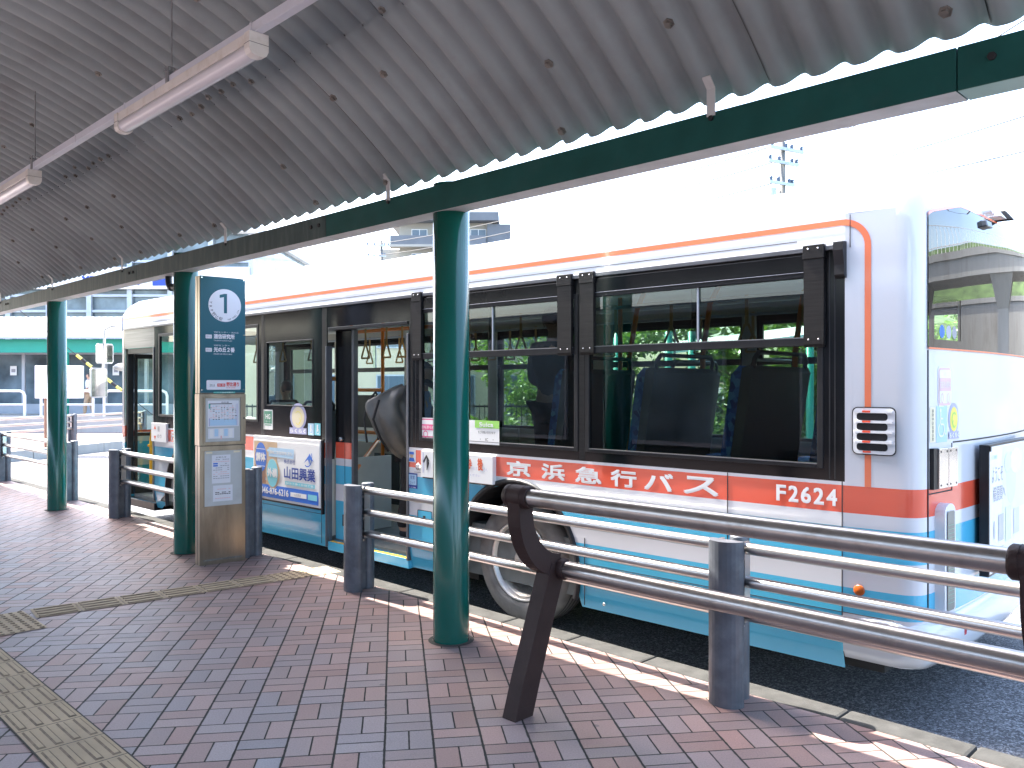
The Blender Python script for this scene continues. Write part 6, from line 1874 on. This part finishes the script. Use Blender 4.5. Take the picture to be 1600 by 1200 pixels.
# ================================================================== apartment block on the hill, poles and wires
ap = thing('apartment_building', 'pale apartment block with grey balconies above the bus roof beside the green column', 'apartment building', at(700, 100, -0.15))
AX0, AX1 = at(624, 100).x, at(777, 100).x
q = MB(); q.box(AX0, AX1, 100, 112, -0.15, 21.2); q.build('wall', M['apt'], ap)
for i, z in enumerate((12.6, 15.5, 18.4)):
    zf = z
    q = MB(); q.box(AX0 - 1.0, AX1 - 1.2, 98.4, 99.99, zf - 0.28, zf); q.build('balcony_slab', M['apt'], ap)
    q = MB(); q.box(AX0 - 0.9, AX1 - 1.3, 98.4, 98.55, zf + 0.002, zf + 1.05); q.build('balcony_front', M['apt_grey'], ap)
    for px_ in (643, 698, 735):
        a = at(px_, 99.9).x
        w_ = MB(); w_.box(a, a + 1.9, 99.92, 99.995, zf + 0.05, zf + 2.05); o_ = w_.build('window', M['frame_white'], ap)
        w_ = MB(); w_.box(a + 0.08, a + 0.92, 99.90, 99.915, zf + 0.12, zf + 1.98); w_.box(a + 1.0, a + 1.82, 99.90, 99.915, zf + 0.12, zf + 1.98); w_.build('pane', M['apt_glass'], o_)
q = MB(); q.box(AX0 - 1.2, AX1 + 0.2, 98.2, 112.2, 21.2, 22.2); q.build('roof', M['apt_grey'], ap)
q = MB(); q.box(AX1 - 1.2, AX1 + 1.6, 99.0, 106, 18.3, 20.9); q.build('side_balcony', M['apt_grey'], ap)
q = MB(); q.box(AX0 - 2.6, AX0 - 0.02, 101, 110, -0.15, 18.2); q.build('stair_tower', M['apt'], ap)

def pole(px_, d, top, label, arms, ang=0.0):
    c = at(px_, d, -0.15)
    t = thing('utility_pole', label, 'utility pole', c, 'utility poles behind the bus')
    q = MB(); q.lathe([(0.19, -0.15), (0.13, top), (0.0, top)], 16, fr=lambda a, b_, h: WD(c.x + a, c.y + b_, h)); q.build('pole', M['pole'], t)
    ca, sa = math.cos(ang), math.sin(ang)
    for z, L, off in arms:
        q = MB(); fr = lambda a, b_, h: WD(c.x + a * ca - b_ * sa, c.y + a * sa + b_ * ca, h)
        q.box(-L + off, L + off, -0.22, -0.10, z, z + 0.13, 0, fr)
        q.build('crossarm', M['frame_alu'], t)
        for k in range(4):
            q = MB()
            a = off - L + 0.12 + (2 * L - 0.24) * k / 3
            if abs(a) < 0.2: a += 0.25
            q.lathe([(0.06, z + 0.131), (0.10, z + 0.16), (0.06, z + 0.20), (0.10, z + 0.25), (0.05, z + 0.31), (0.0, z + 0.32)], 10, fr=lambda x, y, h, a=a: fr(a + x, -0.16 + y, h))
            q.build('insulator', M['insul'], t)
    q = MB(); q.tube([(c.x - 0.45, c.y - 0.1, top - 2.0), (c.x - 0.45, c.y - 0.1, top - 3.2)], 0.16, 12); q.build('transformer', M['frame_alu'], t)
    return c
pole(1222, 36, 12.2, 'concrete utility pole with several crossarms above the rear of the bus', ((11.8, 1.0, 0.1), (11.2, 0.9, -0.1), (10.3, 0.75, -0.2), (9.5, 0.5, -0.3)), 0.5)
pole(596, 72, 14.2, 'distant utility pole left of the pale apartment block', ((13.7, 1.0, -0.3), (12.8, 0.8, -0.4), (12.0, 0.6, -0.3)), 0.1)
# overhead cables, each one a thing
def sag(a, b_, d, n=14):
    return [tuple(a.lerp(b_, i / n) - Vector((0, 0, d * 4 * (i / n) * (1 - i / n)))) for i in range(n + 1)]
PA = at(1222, 36, 0)
far_r = [((14.5, 9.0, 9.2), 11.95), ((15.5, 9.5, 8.0), 10.45), ((16.5, 10.0, 7.2), 9.65), ((13.0, 8.0, 10.6), 11.35)]
wl = ['overhead cable, highest over the rear of the bus', 'overhead cable, second from the bottom at the right edge', 'overhead cable, lowest above the rear window', 'overhead cable running close under the shelter beam']
for (e_, z), lab in zip(far_r, wl):
    tag(MB().tube(sag(PA + Vector((0.5, -0.2, z)), Vector(e_), 0.25), 0.020, 6).build('overhead_cable', M['cable']), lab, 'cable', 'overhead cables')
PB = at(596, 72, 0)
for z, z2, lab in ((13.9, 12.0, 'overhead cable between the two poles, upper one'), (12.9, 11.3, 'overhead cable between the two poles, middle one'), (12.1, 10.4, 'overhead cable between the two poles, lower one')):
    tag(MB().tube(sag(PB + Vector((-0.3, -0.2, z)), PA + Vector((-0.4, -0.2, z2)), 0.5), 0.03, 6).build('overhead_cable', M['cable']), lab, 'cable', 'overhead cables')

# ================================================================== footbridge off to the right (mirrored in the rear window)
fb = thing('footbridge', 'concrete pedestrian footbridge with thin railings, mirrored in the rear bus window', 'footbridge', (19, 12, -0.15))
Fa = Vector((11.8, 22.5, 0)); Fd = Vector((0.62, -0.785, 0)); Fn = Vector((-0.785, -0.62, 0))
def FB(a, off, z): return Fa + Fd * a + Fn * off + Vector((0, 0, z))
q = MB(FB); q.box(0, 26, -2.4, 0, 4.45, 4.95); q.box(0, 26, -0.25, 0.06, 4.952, 5.15); q.build('deck', M['wall_concrete'], fb)
q = MB(FB)
for k in range(105): q.box(k * 0.25 - 0.012, k * 0.25 + 0.012, -0.06, -0.03, 5.15, 6.15)
q.box(0, 26, -0.075, -0.015, 6.15, 6.20); q.box(0, 26, -0.06, -0.03, 5.32, 5.35)
q.build('railing', M['frame_white'], fb)
for a in (1.5, 9.2, 17.0):
    q = MB(FB)
    q.add([(a - 0.5, -0.5, -0.15), (a + 0.5, -0.5, -0.15), (a + 0.5, -1.9, -0.15), (a - 0.5, -1.9, -0.15), (a - 0.5, -0.5, 3.6), (a + 0.5, -0.5, 3.6), (a + 0.5, -1.9, 3.6), (a - 0.5, -1.9, 3.6), (a - 1.1, -0.05, 4.45), (a + 1.1, -0.05, 4.45), (a + 1.1, -2.35, 4.45), (a - 1.1, -2.35, 4.45)],
          [(0, 1, 5, 4), (1, 2, 6, 5), (2, 3, 7, 6), (3, 0, 4, 7), (4, 5, 9, 8), (5, 6, 10, 9), (6, 7, 11, 10), (7, 4, 8, 11)])
    q.build('pier', M['wall_concrete'], fb)
rw = tag(MB(FB).box(-2, 30, -6.0, -5.4, -0.15, 4.2).box(-2, 30, -6.05, -5.35, 4.2, 4.35).build('retaining_wall', M['wall_concrete']), 'stained concrete retaining wall behind the footbridge', 'wall')

# ================================================================== unseen dark building behind the shelter, added to darken the bus window reflections
sf = thing('unseen_dark_building', 'unseen dark low building added behind the shelter to darken the reflections in the bus side windows', 'building', S(6, -8, 0))
q = MB(S); q.box(-16, 40, -14, -7.5, 0.0, 3.3); q.build('wall', pbr('dark_brown_cladding', (0.060, 0.052, 0.047), 0.8, 0, 0.15, 1.0), sf)
q = MB(S); q.box(-16.3, 40.3, -14.3, -7.0, 3.302, 3.5); q.build('roof', M['apt_grey'], sf)
for k in range(12):
    s_ = -13 + k * 4.4
    w_ = MB(S); w_.box(s_ - 0.06, s_ + 2.66, -7.49, -7.40, 0.3, 2.9); o_ = w_.build('window', M['frame_alu'], sf)
    w_ = MB(S); w_.box(s_, s_ + 2.6, -7.395, -7.385, 0.4, 2.8); w_.build('pane', M['facade_glass'], o_)

q = MB(FB); q.add([(-6, -7.0, -0.3), (42, -7.0, -0.3), (42, -8.5, 4.0), (-6, -8.5, 4.0), (42, -24, 9.0), (-6, -24, 9.0), (42, -60, 12.0), (-6, -60, 12.0)], [(0, 1, 2, 3), (3, 2, 4, 5), (5, 4, 6, 7)])  # unseen slope, added to cut the sky light on the bus rear
structure(q.build('sky_block_hill', pbr('sky_block_grass', (0.06, 0.10, 0.03), 0.9, 0, 0.4, 0.8), loc=(25, 20, -0.3)))
